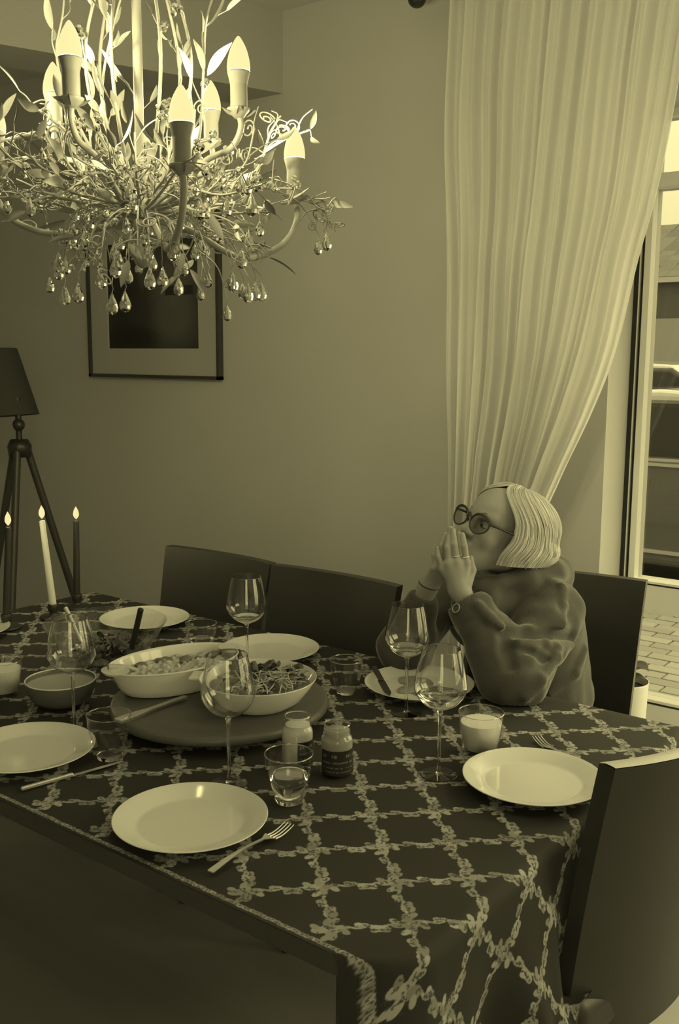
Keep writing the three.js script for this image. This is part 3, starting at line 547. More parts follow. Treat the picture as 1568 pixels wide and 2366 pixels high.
{
  const c = onLevel(596, 1567, BTOP + 0.062);
  const t = thing('salad_bowl', 'round white bowl of mixed salad on the wooden board', 'bowl', [c.x, BTOP + 0.001, c.z], 0.9);
  part('dish', lathe([[0, 0], [0.07, 0], [0.075, 0.003], [0.1, 0.02], [0.122, 0.05], [0.130, 0.064], [0.1305, 0.066], [0.1285, 0.0665], [0.119, 0.052], [0.096, 0.024], [0.07, 0.008], [0, 0.006]], 72), M.porcelain, t);
  const lug = rbox(0.03, 0.009, 0.05, 0.004); lug.translate(-0.138, 0.061, 0); lug.rotateY(-0.35); part('handle', lug, M.porcelain, t);
  const f = thing('salad', 'chopped salad with dark leaves and pale strips in the round bowl', 'salad', [c.x, BTOP + 0.001, c.z]);
  const bed = sheet((u, v) => { const a = u * Math.PI * 2, r = v * 0.115; const x = Math.cos(a) * r, z = Math.sin(a) * r; return [x, 0.052 + 0.012 * noise.noise(x * 60, z * 60, 8) + 0.007 * noise.noise(x * 150, z * 150, 3) - 0.006 * v * v, z]; }, 60, 24); part('salad_bed', bed, std(0.28, 0.7), f);
  const strips = [], leaves = [];
  for (let k = 0; k < 170; k++) { const a = rr(-1.6, 2.2), r = Math.sqrt(rnd()) * 0.1, p = V(Math.cos(a) * r, 0.055 + rr(0, 0.016), Math.sin(a) * r), d = V(rr(-1, 1), rr(-0.25, 0.3), rr(-1, 1)).normalize().multiplyScalar(rr(0.012, 0.026)); const mid = V(rr(-0.006, 0.006), rr(0, 0.008), rr(-0.006, 0.006)).add(p); strips.push(bar([p.clone().sub(d), mid, p.clone().add(d)], rr(0.0009, 0.0019), 5, 8)); }
  part('vegetable_strips', strips, std(0.42, 0.6), f).userData.kind = 'stuff';
  for (let k = 0; k < 26; k++) { const a = rr(0, 6.28), r = Math.sqrt(rnd()) * 0.095, g = sheet((u, v) => { const w = Math.sin(v * Math.PI) ** 0.7 * 0.011; return [(u - 0.5) * 2 * w, 0.006 * Math.sin(u * 5 + v * 3) + 0.004 * Math.sin(v * 9), (v - 0.5) * 0.04]; }, 6, 8); g.rotateX(rr(-0.5, 0.5)); g.rotateZ(rr(-0.5, 0.5)); g.rotateY(rr(0, 6)); g.translate(Math.cos(a) * r, 0.06 + rr(0, 0.012), Math.sin(a) * r); leaves.push(g); }
  part('salad_leaves', leaves, std(0.1, 0.6), f).userData.kind = 'stuff';
  const h0 = at(560, 1519, 2.38), h1 = onLevel(572, 1580, BTOP + 0.058), s = thing('salad_server', 'pale salad server with dark tip standing in the round bowl', 'salad server', h1);
  const up = h0.clone().sub(h1); part('handle', bar([V(0, 0, 0), up.clone().multiplyScalar(0.5), up], 0.007, 10), M.lightWood, s); part('grip', bar([up.clone().multiplyScalar(0.96), up.clone().multiplyScalar(1.12)], 0.0085, 12), M.blackPlastic, s, 'dark grip');
}
{ // flat server lying over the edge of the board
  const a = onLevel(272, 1664, CY + 0.05), b = onLevel(430, 1607, BTOP + 0.008);
  const t = thing('wooden_spatula', 'long pale spatula lying on the left edge of the wooden board', 'spatula', a), d = b.clone().sub(a);
  const n = V(-d.z, 0, d.x).normalize(), g = sheet((u, v) => { const w = lerp(0.014, 0.007, smooth(v, 0.2, 0.5)) * (u - 0.5) * 2; return [d.x * v + n.x * w, d.y * v, d.z * v + n.z * w]; }, 4, 24), g2 = g.clone(); g2.translate(0, -0.005, 0);
  part('spatula_blade', [g, g2], M.lightWood, t);
}
{ // small stoneware bowl
  const c = onLevel(140, 1571, CY + 0.06), t = thing('sauce_bowl', 'small grey stoneware bowl of sauce at the left of the table', 'bowl', [c.x, CY + 0.001, c.z]);
  part('vessel', lathe([[0, 0], [0.045, 0], [0.047, 0.004], [0.07, 0.02], [0.08, 0.045], [0.082, 0.06], [0.0815, 0.0615], [0.079, 0.0605], [0.076, 0.045], [0.065, 0.022], [0, 0.01]], 56), M.stoneware, t);
  part('rim', (() => { const g = new THREE.TorusGeometry(0.0806, 0.0016, 8, 64); g.rotateX(Math.PI / 2); g.translate(0, 0.0612, 0); return g; })(), M.porcelain, t, 'pale rim');
  part('sauce', lathe([[0, 0.0555], [0.0782, 0.0553], [0.0775, 0.0535], [0, 0.0535]], 48), std(0.17, 0.45), t);
}
{ // large glass bowl with salad servers
  const c = onLevel(243, 1437, CY + 0.105), t = thing('glass_bowl', 'large clear glass bowl with dark salad left in it', 'bowl', [c.x, CY + 0.001, c.z]);
  part('vessel', lathe([[0, 0], [0.08, 0], [0.088, 0.004], [0.13, 0.05], [0.163, 0.105], [0.1625, 0.1065], [0.1605, 0.106], [0.127, 0.052], [0.085, 0.008], [0, 0.005]], 72), M.thinGlass, t);
  const f = thing('leftover_greens', 'dark leafy salad in the large glass bowl', 'salad', [c.x, CY + 0.001, c.z]), leaves = [];
  for (let k = 0; k < 120; k++) { const a = rr(0, 6.28), y = rr(0.012, 0.045), r = Math.sqrt(rnd()) * (0.075 + y * 0.6), g = sheet((u, v) => { const w = Math.sin(v * Math.PI) ** 0.6 * 0.014; return [(u - 0.5) * 2 * w, 0.006 * Math.sin(u * 6 + v * 4), (v - 0.5) * 0.044]; }, 4, 6); g.rotateX(rr(-0.6, 0.6)); g.rotateZ(rr(-0.6, 0.6)); g.rotateY(rr(0, 6)); g.translate(Math.cos(a) * r * 0.85, y + 0.008, Math.sin(a) * r * 0.85); leaves.push(g); }
  part('leaves', leaves, std(0.13, 0.6), f).userData.kind = 'stuff';
  const h1 = onLevel(302, 1508, CY + 0.03), up = at(325, 1408, h1.clone().sub(camera.position).dot(sight(784, 1183)) - 0.06).sub(h1);
  const s = thing('salad_server', 'black salad server leaning on the right rim of the glass bowl', 'salad server', h1);
  part('handle', bar([V(0, 0, 0), up.clone().multiplyScalar(0.5), up], 0.008, 12), M.blackPlastic, s);
  const sb = new THREE.SphereGeometry(0.024, 16, 10); sb.scale(1, 0.4, 1.4); part('spoon_bowl', sb, M.blackPlastic, s).position.y = 0.004;
  const q0 = onLevel(196, 1490, CY + 0.045), q1 = at(150, 1402, q0.clone().sub(camera.position).dot(sight(784, 1183)) + 0.02).sub(q0);
  const s2 = thing('salad_server', 'steel salad server leaning on the left rim of the glass bowl', 'salad server', q0);
  part('handle', bar([V(0, 0, 0), q1.clone().multiplyScalar(0.5), q1.clone().multiplyScalar(0.98)], 0.006, 12), M.steel, s2);
  const sc = new THREE.SphereGeometry(0.022, 16, 10); sc.scale(1, 0.4, 1.4); part('spoon_bowl', sc, M.steel, s2);
}

// ---------------------------------------------------------------- candles
function taper(label, topPx, basePx, wax, group) {
  const b = tableAt(...basePx), depth = b.clone().sub(camera.position).dot(sight(784, 1183)), tip = at(topPx[0], topPx[1], depth - 0.03).sub(b);
  const t = thing('taper_candle', label, 'candle', b, 0, group);
  part('holder', lathe([[0, 0], [0.04, 0], [0.043, 0.004], [0.04, 0.008], [0.014, 0.011], [0.012, 0.02], [0.017, 0.03], [0.016, 0.045], [0.0125, 0.046], [0.0125, 0.03], [0, 0.03]], 32), M.darkMetal, t, 'dark metal holder');
  const foot = V(0, 0.032, 0);
  part('shaft', bar([foot, foot.clone().lerp(tip, 0.5), tip], (q) => lerp(0.0115, 0.0088, q), 20, 12), wax, t);
  part('wick', bar([tip, tip.clone().add(V(0.0005, 0.006, 0)), tip.clone().add(V(0.001, 0.011, 0))], 0.0008, 6), M.blackPlastic, t);
  const fg = lathe(smoothProfile([[0.0004, 0], [0.007, 0.008], [0.0092, 0.016], [0.0072, 0.028], [0.0004, 0.042]], 18), 20);
  const fl = part('flame', fg, M.flame, t); fl.position.copy(tip).add(V(0, 0.006, 0)); fl.castShadow = false;
  const l = new THREE.PointLight(tinted(1), FLAME, 0, 2); l.position.copy(fl.position).add(V(0, 0.018, 0)); l.castShadow = true; l.shadow.radius = 0.4; t.add(l);
  return t;
}
taper('lit dark taper candle nearest the left edge, on a dark holder', [19, 1219], [16, 1452], M.darkWax);
taper('lit white taper candle leaning slightly, middle of three', [97, 1203], [124, 1428], M.wax).children[4].rotation.z = -0.3;
taper('lit dark taper candle right of the white one', [176, 1204], [178, 1404], M.darkWax);

// ---------------------------------------------------------------- planter by the window
{
  const c = at(1440, 1590, 3.42), t = thing('planter', 'tall white planter with a dark leafed plant behind the woman\'s chair', 'plant pot', [c.x, 0, c.z]);
  part('pot', lathe([[0, 0], [0.062, 0], [0.065, 0.005], [0.082, 0.47], [0.083, 0.475], [0.079, 0.475], [0.075, 0.44], [0, 0.43]], 48), std(0.72, 0.5), t);
  part('soil', lathe([[0, 0.452], [0.074, 0.45], [0.074, 0.445], [0, 0.445]], 32), std(0.04, 0.9), t);
  const leaf = (L, w) => sheet((u, v) => { const ww = Math.sin(Math.min(1, v * 1.05) * Math.PI) ** 0.8 * w; return [v * L, 0.06 * Math.sin(v * 2.6) * L * 3 - 0.12 * v * v * L, (u - 0.5) * 2 * ww + 0]; }, 6, 14);
  for (const [a, y, L] of [[-0.35, 0.535, 0.105], [0.3, 0.485, 0.075], [-1.2, 0.53, 0.13], [2.4, 0.52, 0.13], [1.2, 0.5, 0.12], [3.6, 0.48, 0.12]]) { const l = part('leaf', leaf(L, 0.032), std(0.035, 0.5), t); l.position.set(0, y, 0); l.rotation.y = a; part('stalk', bar([V(0, 0.45 - y, 0), V(0.005, 0, 0)], 0.004, 6), std(0.05, 0.6), l); }
}

// ---------------------------------------------------------------- chandelier
seed = 104;
{
  const C = at(326, 480, 2.0), t = thing('chandelier', 'white leafy metal chandelier with candle bulbs and crystal drops over the table', 'chandelier', [C.x, 0, C.z]);
  const L = (p) => p.clone().sub(t.position), HUB = 1.86;
  part('stem', bar([V(0, HUB - 0.06, 0), V(0, 2.2, 0), V(0, 2.93, 0)], 0.0095, 14), M.chandelier, t);
  part('canopy', lathe([[0, CEIL - 0.07], [0.02, CEIL - 0.065], [0.055, CEIL - 0.02], [0.06, CEIL - 0.001], [0, CEIL - 0.001]], 32), M.chandelier, t);
  part('hub', lathe(smoothProfile([[0.001, HUB - 0.12], [0.014, HUB - 0.11], [0.02, HUB - 0.085], [0.012, HUB - 0.06], [0.03, HUB - 0.03], [0.034, HUB], [0.018, HUB + 0.03], [0.011, HUB + 0.06]], 40), 28), M.chandelier, t);
  // leaf, drop, bead and curl shapes shared by all branches
  const leafGeo = (L0, w) => { const f = (s) => (u, v) => { const ww = Math.sin(Math.PI * v ** 0.85) ** 0.9 * w, k = (u - 0.5) * 2; return [k * ww, v * L0, 0.22 * ww * k * k + 0.05 * L0 * Math.sin(v * 3) + s * 0.0006]; }; return merge([sheet(f(1), 6, 10), sheet(f(-1), 6, 10)]); };
  const leaves = [leafGeo(0.055, 0.0085), leafGeo(0.04, 0.0072), leafGeo(0.066, 0.0095)];
  const facet = (pts, n) => { const g = lathe(pts, n).toNonIndexed(); g.computeVertexNormals(); return g; };
  const drops = [facet([[0.0003, 0], [0.0036, -0.007], [0.0098, -0.022], [0.0115, -0.029], [0.0095, -0.036], [0.005, -0.040], [0.0003, -0.0415]], 11), facet([[0.0003, 0], [0.0036, -0.006], [0.0085, -0.017], [0.0095, -0.023], [0.0075, -0.029], [0.0003, -0.033]], 10)];
  const beads = [facet([[0.0003, 0.008], [0.0055, 0.0055], [0.008, 0], [0.0055, -0.0055], [0.0003, -0.008]], 8), facet([[0.0003, 0.0065], [0.0045, 0.0045], [0.0064, 0], [0.0045, -0.0045], [0.0003, -0.0065]], 7)];
  const curlGeo = bar(Array.from({ length: 26 }, (_, i) => { const q = i / 25, a = q * 9.5, r = 0.016 * (1 - q * 0.72); return V(0.016 - Math.cos(a) * r, 0.01 + Math.sin(a) * r + 0.012 * (1 - q) * 0, 0.004 * q); }), 0.0014, 6, 50);
  const up = V(0, 1, 0);
  const orient = (m, dir, spin) => { m.quaternion.setFromUnitVectors(up, dir.clone().normalize()); m.rotateY(spin); };
  const count = { leaf: 0, drop: 0, bead: 0, curl: 0 };
  const putLeaf = (p, dir, k = (rnd() * 3) | 0, s = 1) => { if (count.leaf++ > 296) return; const m = part('leaf', leaves[k], M.chandelier, t); m.position.copy(p); orient(m, dir, rr(0, 6.28)); m.scale.setScalar(s); };
  const putBead = (p) => { if (count.bead++ > 296) return; const m = part('crystal_bead', beads[(rnd() * 2) | 0], M.crystal, t); m.position.copy(p); m.rotation.set(rr(0, 1), rr(0, 3), rr(0, 1)); };
  const putDrop = (p, k = (rnd() * 2) | 0) => { if (count.drop++ > 120) return; const m = part('crystal_drop', drops[k], M.crystal, t); m.position.copy(p).add(V(0, -0.012, 0)); m.rotation.y = rr(0, 3); part('hook', bar([V(0, 0.014, 0), V(0.003, 0.007, 0), V(0, -0.001, 0)], 0.0008, 5, 6), M.chandelier, m); };
  const putCurl = (p, dir) => { if (count.curl++ > 190) return; const m = part('curl', curlGeo, M.chandelier, t); m.position.copy(p); orient(m, dir, rr(0, 6.28)); m.scale.setScalar(rr(0.7, 1.25)); };
  // eight candles: [px, py of the bulb's foot, depth, sleeve length]
  const lamps = [[162, 133, 1.80, 0.078], [551, 165, 1.90, 0.076], [487, 256, 2.20, 0.07], [124, 216, 2.12, 0.07], [419, 284, 1.72, 0.078], [680, 366, 2.08, 0.082], [-12, 302, 2.02, 0.078], [334, 372, 2.30, 0.07]];
  const bulbGeo = lathe(smoothProfile([[0.0215, 0], [0.0222, 0.008], [0.0205, 0.022], [0.0155, 0.040], [0.0085, 0.054], [0.0035, 0.0615], [0.0004, 0.064]], 26), 32);
  lamps.forEach(([px, py, dp, len], i) => {
    const f = L(at(px, py, dp)), cup = f.clone().add(V(0, -len, 0)), out = V(f.x, 0, f.z), r = out.length(); out.normalize();
    const low = i > 3, y0 = HUB - (low ? 0.02 : -0.01), dip = low ? 0.125 : 0.085;
    const arm = part('arm', bar([V(out.x * 0.02, y0, out.z * 0.02), V(out.x * r * 0.3, y0 + (low ? -0.02 : 0.0), out.z * r * 0.3), V(out.x * r * 0.66, cup.y - dip, out.z * r * 0.66), V(out.x * r * 0.93, cup.y - dip * 0.72, out.z * r * 0.93), V(out.x * r * 1.02, cup.y - dip * 0.3, out.z * r * 1.02), cup], low ? 0.0066 : 0.0062, 10, 40), M.chandelier, t);
    const cupM = part('cup', lathe([[0, -0.01], [0.008, -0.01], [0.02, 0.002], [0.023, 0.008], [0.0215, 0.009], [0.012, 0.003], [0, 0.003]], 24), M.chandelier, arm); cupM.position.copy(cup);
    const sl = part('candle_sleeve', lathe([[0.0162, 0.003], [0.0164, len * 0.4], [0.0162, len - 0.026], [0.0168, len - 0.022], [0.0215, len - 0.003], [0.0218, len], [0.0, len + 0.0005]], 28), M.sleeve, t); sl.position.copy(cup);
    const b = part('bulb', bulbGeo, M.bulb, sl); b.position.set(0, len, 0); b.castShadow = false;
    const pl = new THREE.PointLight(tinted(1), BULB, 0, 2); pl.position.copy(f).add(V(0, 0.026, 0)); pl.castShadow = true; pl.shadow.radius = 0.8; t.add(pl);
    // leaves like a calyx below the candle, and curls on the arm
    for (let k = 0; k < 4; k++) { const a = k * 1.571 + rr(0, 0.8); putLeaf(cup.clone().add(V(0, -0.004, 0)), V(Math.cos(a), 0.35, Math.sin(a)), 1, 0.9); }
    for (let k = 0; k < 3; k++) { const q = rr(0.35, 0.9); putCurl(V(out.x * r * q, cup.y - dip + 0.01, out.z * r * q), V(rr(-1, 1), rr(-0.2, 1), rr(-1, 1))); }
  });
  // a branch: wire with twigs that carry leaves, beads, curls and drops
  function branch(pts, rad, o) {
    const c = new THREE.CatmullRomCurve3(pts), br = part('branch', bar(pts, (q) => rad * (1 - 0.45 * q), 7, 28), M.chandelier, t);
    for (let k = 0; k < o.twigs; k++) {
      const q = lerp(o.from ?? 0.25, 1, (k + rnd() * 0.7) / o.twigs), p = c.getPointAt(Math.min(q, 1)), tan = c.getTangentAt(Math.min(q, 1));
      const d = V(rr(-1, 1), rr(-0.6, 0.8) + (o.lift ?? 0), rr(-1, 1)).normalize().addScaledVector(tan, 0.7).normalize(), len = rr(0.03, 0.065), e = p.clone().addScaledVector(d, len);
      const mid = p.clone().addScaledVector(d, len * 0.5).add(V(rr(-0.008, 0.008), rr(0, 0.012), rr(-0.008, 0.008)));
      part('twig', bar([p, mid, e], (s) => 0.0017 - 0.0007 * s, 5, 8), M.chandelier, br);
      const z = rnd();
      if (z < o.leaf) { putLeaf(e, d); if (rnd() < 0.5) putLeaf(mid, d.clone().add(V(rr(-1, 1), rr(-0.4, 1), rr(-1, 1))), 1); }
      else if (z < o.leaf + o.bead) { putBead(e); putBead(e.clone().add(V(rr(-0.013, 0.013), rr(0.004, 0.014), rr(-0.013, 0.013)))); if (rnd() < 0.6) putBead(e.clone().add(V(rr(-0.014, 0.014), rr(-0.012, 0.002), rr(-0.014, 0.014)))); }
      else if (z < o.leaf + o.bead + o.curl) putCurl(p, d);
      else putDrop(e);
    }
  }
  // spray of low branches, hanging and spreading
  for (let k = 0; k < 14; k++) {
    const a = k / 14 * 6.283 + rr(-0.15, 0.15), r = rr(0.27, 0.375), ey = rr(1.84, 1.95), ca = Math.cos(a), sa = Math.sin(a);
    branch([V(ca * 0.02, HUB - 0.01, sa * 0.02), V(ca * r * 0.35, HUB + rr(-0.015, 0.05), sa * r * 0.35), V(ca * r * 0.7, lerp(HUB, ey, 0.6) + rr(-0.02, 0.02), sa * r * 0.7), V(ca * r, ey, sa * r)], 0.0034, { twigs: 10, leaf: 0.30, bead: 0.38, curl: 0.18, lift: 0.05 });
  }
  for (let k = 0; k < 12; k++) {
    const a = k / 12 * 6.283 + 0.2 + rr(-0.15, 0.15), r = rr(0.12, 0.27), ey = rr(1.735, 1.79), ca = Math.cos(a), sa = Math.sin(a);
    branch([V(ca * 0.02, HUB - 0.03, sa * 0.02), V(ca * r * 0.45, HUB - 0.01 + rr(-0.01, 0.02), sa * r * 0.45), V(ca * r * 0.85, lerp(HUB, ey, 0.45), sa * r * 0.85), V(ca * r, ey, sa * r)], 0.003, { twigs: 7, leaf: 0.22, bead: 0.2, curl: 0.14, lift: -0.35 });
  }
  for (let k = 0; k < 17; k++) {                        // middle tangle of sprays that rise between the arms
    const a = k / 17 * 6.283 + 0.4, r = rr(0.11, 0.31), ey = rr(1.94, 2.06), ca = Math.cos(a), sa = Math.sin(a);
    branch([V(ca * 0.02, HUB, sa * 0.02), V(ca * r * 0.5, HUB + 0.02, sa * r * 0.5), V(ca * r * 0.9, lerp(HUB, ey, 0.5), sa * r * 0.9), V(ca * r, ey, sa * r)], 0.0034, { twigs: 8, leaf: 0.30, bead: 0.28, curl: 0.42, lift: 0.1 });
  }
  // tall stems that rise like a basket round the tube and meet far up
  for (let k = 0; k < 7; k++) {
    const a = k / 7 * 6.283 + 0.3, ca = Math.cos(a), sa = Math.sin(a), r = rr(0.085, 0.12);
    branch([V(ca * 0.02, HUB + 0.01, sa * 0.02), V(ca * r * 0.75, HUB + 0.13, sa * r * 0.75), V(ca * r, HUB + 0.28, sa * r), V(ca * r * 0.6, HUB + 0.45, sa * r * 0.6), V(ca * 0.015, HUB + 0.62, sa * 0.015)], 0.0042, { twigs: 6, from: 0.2, leaf: 0.8, bead: 0.12, curl: 0.08, lift: 0.7 });
  }
  // named sprays that the photograph shows: beside the right upper candle and by the left ones
  const spray = (px, dp, tw, o = { leaf: 0.85, bead: 0.1, curl: 0.05, lift: 0.6 }) => branch(px.map(([x, y], i) => L(at(x, y, dp[0] + (dp[1] - dp[0]) * i / (px.length - 1)))), 0.0034, { twigs: tw, from: 0.3, ...o });
  const fine = { leaf: 0.2, bead: 0.55, curl: 0.25, lift: 0 };
  spray([[440, 420], [462, 300], [470, 160], [478, 40], [505, -40]], [1.95, 1.9], 5);
  spray([[250, 420], [160, 240], [130, 120], [145, 30], [150, -60]], [2.0, 1.95], 5);
  spray([[300, 440], [255, 320], [236, 210], [262, 60], [290, -40]], [1.9, 1.9], 5);
  spray([[650, 470], [700, 462], [745, 485], [768, 525]], [2.08, 2.12], 9, fine); spray([[560, 470], [600, 385], [625, 305], [648, 268]], [2.05, 2.08], 7, fine); spray([[610, 350], [660, 320], [715, 300]], [2.07, 2.1], 4, fine);
  spray([[120, 330], [70, 312], [25, 322], [-30, 335]], [2.0, 1.98], 6, fine); spray([[150, 300], [90, 255], [60, 240]], [1.95, 1.92], 5, { leaf: 0.5, bead: 0.2, curl: 0.3, lift: 0.2 }); spray([[120, 360], [50, 370], [15, 400], [5, 430]], [2.0, 2.0], 6, fine); spray([[200, 470], [120, 455], [60, 470]], [1.95, 1.9], 6, fine);
  const one = (px, py, dp, dx, dy, k, s) => putLeaf(L(at(px, py, dp)), V(dx, dy, 0).applyEuler(camera.rotation), k, s);
  one(472, 165, 1.9, -0.35, 1, 0, 1.2); one(478, 175, 1.9, 0.75, 1, 2, 1.2); one(270, 190, 1.9, -0.5, 1, 2, 1.1); one(480, 60, 1.9, 0.5, 1, 2, 1.2); one(238, 230, 1.92, 0.1, -1, 0, 1);
  for (const [x, y, d] of [[258, 660, 1.86], [288, 655, 1.88], [114, 625, 2.0], [135, 585, 2.0], [524, 690, 2.0], [590, 635, 2.08], [375, 600, 1.9], [424, 585, 1.95], [480, 612, 1.95], [232, 600, 1.85], [345, 600, 1.8], [560, 640, 2.05], [412, 625, 1.8], [755, 520, 2.1], [735, 540, 2.12]]) { const e = L(at(x, y, d)), a = L(at(lerp(x, 326, 0.4), y - 120, 1.98)); part('branch', bar([a, L(at(lerp(x, 326, 0.12), y - 75, lerp(1.98, d, 0.7))), e], (q) => 0.002 - 0.001 * q, 5, 12), M.chandelier, t); putCurl(e.clone().add(V(0, 0.02, 0)), V(rr(-1, 1), 0.4, rr(-1, 1))); putDrop(e); }
}

// ---------------------------------------------------------------- the woman
seed = 105;
{
  const t = thing('person', 'blond woman in dark glasses and hoodie, hands pressed together before her mouth', 'person', [0, 0, 0]);
  // joints
  const elbowL = at(1186, 1572, 2.40), elbowR = at(935, 1498, 2.62), wristL = at(1060, 1362, 2.47), wristR = at(988, 1356, 2.55);
  const shL = at(1272, 1412, 2.62), shR = V(-1.43, 0.955, -2.44), neckB = V(-1.255, 1.005, -2.46), hipL = V(-1.21, 0.565, -2.56), hipR = V(-1.40, 0.565, -2.55);
  const headC = at(1155, 1230, 2.60), headQ = new THREE.Quaternion().setFromEuler(new THREE.Euler(-0.38, -0.38, -0.15, 'YXZ'));
  const hl = (x, y, z) => V(x, y, z).applyQuaternion(headQ).add(headC);
  const inv = headQ.clone().invert();
  // head in its own axes: +z the face, +y the crown, +x her left
  const E = (x, y, z, rx, ry, rz) => ellipsoid(V(x, y, z), V(rx, ry, rz)), Cp = (a, b, r1, r2) => capsule(V(...a), V(...b), r1, r2);
  const both = (f) => [f(1), f(-1)];
  const skull = blend([E(0, 0.034, -0.012, 0.073, 0.086, 0.094), E(0, -0.028, 0.032, 0.060, 0.082, 0.060), E(0, 0.045, 0.05, 0.058, 0.055, 0.048)], 0.03);
  const jaw = blend([E(0, -0.095, 0.062, 0.026, 0.020, 0.026), ...both((s) => Cp([s * 0.052, -0.055, 0.008], [s * 0.016, -0.098, 0.06], 0.016, 0.014))], 0.03);
  const cheeks = blend(both((s) => E(s * 0.034, -0.026, 0.066, 0.026, 0.024, 0.022)), 0.01);
  const brow = blend(both((s) => Cp([s * 0.012, 0.024, 0.088], [s * 0.045, 0.026, 0.074], 0.010, 0.009)), 0.012);
  const noseF = blend([Cp([0, 0.014, 0.090], [0, -0.026, 0.110], 0.0085, 0.0105), Cp([0, -0.026, 0.110], [0, -0.032, 0.100], 0.011, 0.010), ...both((s) => E(s * 0.0115, -0.031, 0.099, 0.0075, 0.007, 0.009))], 0.01);
  const lipsF = blend([Cp([-0.017, -0.059, 0.086], [0.017, -0.059, 0.086], 0.004, 0.004), Cp([0, -0.0575, 0.094], [0, -0.058, 0.094], 0.007, 0.007), Cp([-0.011, -0.067, 0.088], [0.011, -0.067, 0.088], 0.0065, 0.0065)], 0.008);
  const sockets = both((s) => E(s * 0.031, 0.004, 0.096, 0.015, 0.010, 0.014)), mouthLine = Cp([-0.022, -0.0605, 0.094], [0.022, -0.0605, 0.094], 0.002, 0.002);
  const ears = blend(both((s) => E(s * 0.073, -0.004, -0.012, 0.008, 0.028, 0.018)), 0.004);
  const headLocal = (x, y, z) => {
    let d = smin(skull(x, y, z), jaw(x, y, z), 0.035); d = smin(d, cheeks(x, y, z), 0.02); d = smin(d, brow(x, y, z), 0.014);
    for (const s of sockets) d = -smin(-d, s(x, y, z) + 0.001, 0.008);
    d = smin(d, noseF(x, y, z), 0.010); d = smin(d, lipsF(x, y, z), 0.008); d = -smin(-d, mouthLine(x, y, z), 0.003); return smin(d, ears(x, y, z), 0.01);
  };
  const neck = capsule(inv2(neckB.clone().add(V(0, -0.04, 0))), V(0, -0.045, -0.022), 0.062, 0.054);
  function inv2(p) { return p.clone().sub(headC).applyQuaternion(inv); }
  const headG = skinOf((x, y, z) => smin(headLocal(x, y, z), neck(x, y, z), 0.03), V(-0.12, -0.20, -0.15), V(0.12, 0.14, 0.15), 0.0032);
  headG.applyQuaternion(headQ); headG.translate(headC.x, headC.y, headC.z);
  // hands, each with five fingers; pictured points give where the joints stand
  const hand = (wrist, root, mid, tip, thumb, palmDepth) => {
    const fs = [], k = root.length;
    for (let i = 0; i < k; i++) { const r = [0.0084, 0.0088, 0.0083, 0.0072][i]; fs.push(blend([capsule(root[i], mid[i], r * 1.06, r), capsule(mid[i], tip[i], r, r * 0.82)], 0.003)); }
    const th = blend([capsule(thumb[0], thumb[1], 0.013, 0.0105), capsule(thumb[1], thumb[2], 0.010, 0.0082)], 0.006);
    const palm = blend([...root.map((p) => capsule(wrist.clone().lerp(p, 0.12), p, 0.0155, 0.0105)), capsule(wrist, root[1], 0.0185, 0.011), capsule(wrist, root[2], 0.0185, 0.011)], 0.012);
    const arm = palmDepth;
    const f = (x, y, z) => { let d = smin(palm(x, y, z), arm(x, y, z), 0.02); for (const q of fs) d = smin(d, q(x, y, z), 0.0045); return smin(d, th(x, y, z), 0.010); };
    const b = new THREE.Box3().setFromPoints([wrist, ...root, ...mid, ...tip, ...thumb]).expandByScalar(0.03);
    return skinOf(f, b.min, b.max, 0.0026);
  };
  const P = (x, y, d) => at(x, y, d), D = 2.455, D2 = 2.482;
  const handL = hand(wristL, [P(1077, 1300, D), P(1055, 1299, D - 0.002), P(1036, 1303, D), P(1021, 1314, D + 0.006)], [P(1072, 1262, D - 0.004), P(1049, 1258, D - 0.006), P(1033, 1266, D - 0.004), P(1012, 1286, D + 0.002)], [P(1068, 1236, D + 0.003), P(1046, 1226, D + 0.002), P(1036, 1240, D + 0.004), P(1010, 1266, D + 0.006)], [P(1080, 1345, D + 0.012), P(1090, 1318, D + 0.018), P(1086, 1290, D + 0.02)], capsule(elbowL, wristL, 0.04, 0.0235));
  const handR = hand(wristR, [P(1062, 1298, D2), P(1040, 1297, D2), P(1020, 1300, D2), P(1004, 1312, D2 + 0.002)], [P(1060, 1260, D2 - 0.002), P(1037, 1254, D2 - 0.002), P(1020, 1262, D2 - 0.002), P(1003, 1283, D2)], [P(1060, 1234, D2 + 0.002), P(1040, 1221, D2 + 0.002), P(1028, 1236, D2 + 0.002), P(1006, 1262, D2 + 0.004)], [P(1050, 1345, D2 + 0.012), P(1074, 1318, D2 + 0.014), P(1082, 1296, D2 + 0.014)], capsule(elbowR, wristR, 0.038, 0.023));
  // trunk, arms and legs under the clothes
  const kneeL = V(-1.16, 0.52, -2.12), kneeR = V(-1.44, 0.52, -2.10), ankL = V(-1.15, 0.09, -2.20), ankR = V(-1.46, 0.09, -2.18);
  const trunk = blend([capsule(V(-1.305, 0.55, -2.56), V(-1.27, 0.86, -2.49), 0.12, 0.115), capsule(hipL, hipR, 0.10, 0.10), capsule(shL, shR, 0.055, 0.055), capsule(V(-1.27, 0.86, -2.49), neckB, 0.1, 0.06), capsule(shL, elbowL, 0.048, 0.038), capsule(elbowL, wristL, 0.038, 0.024), capsule(shR, elbowR, 0.048, 0.038), capsule(elbowR, wristR, 0.036, 0.024), capsule(hipL, kneeL, 0.078, 0.055), capsule(hipR, kneeR, 0.078, 0.055), capsule(kneeL, ankL, 0.052, 0.036), capsule(kneeR, ankR, 0.052, 0.036)], 0.03);
  const bodyG = skinOf(trunk, V(-1.62, 0.02, -2.76), V(-0.92, 1.1, -1.95), 0.012);
  part('body', [bodyG, headG, handL, handR], M.skin, t);
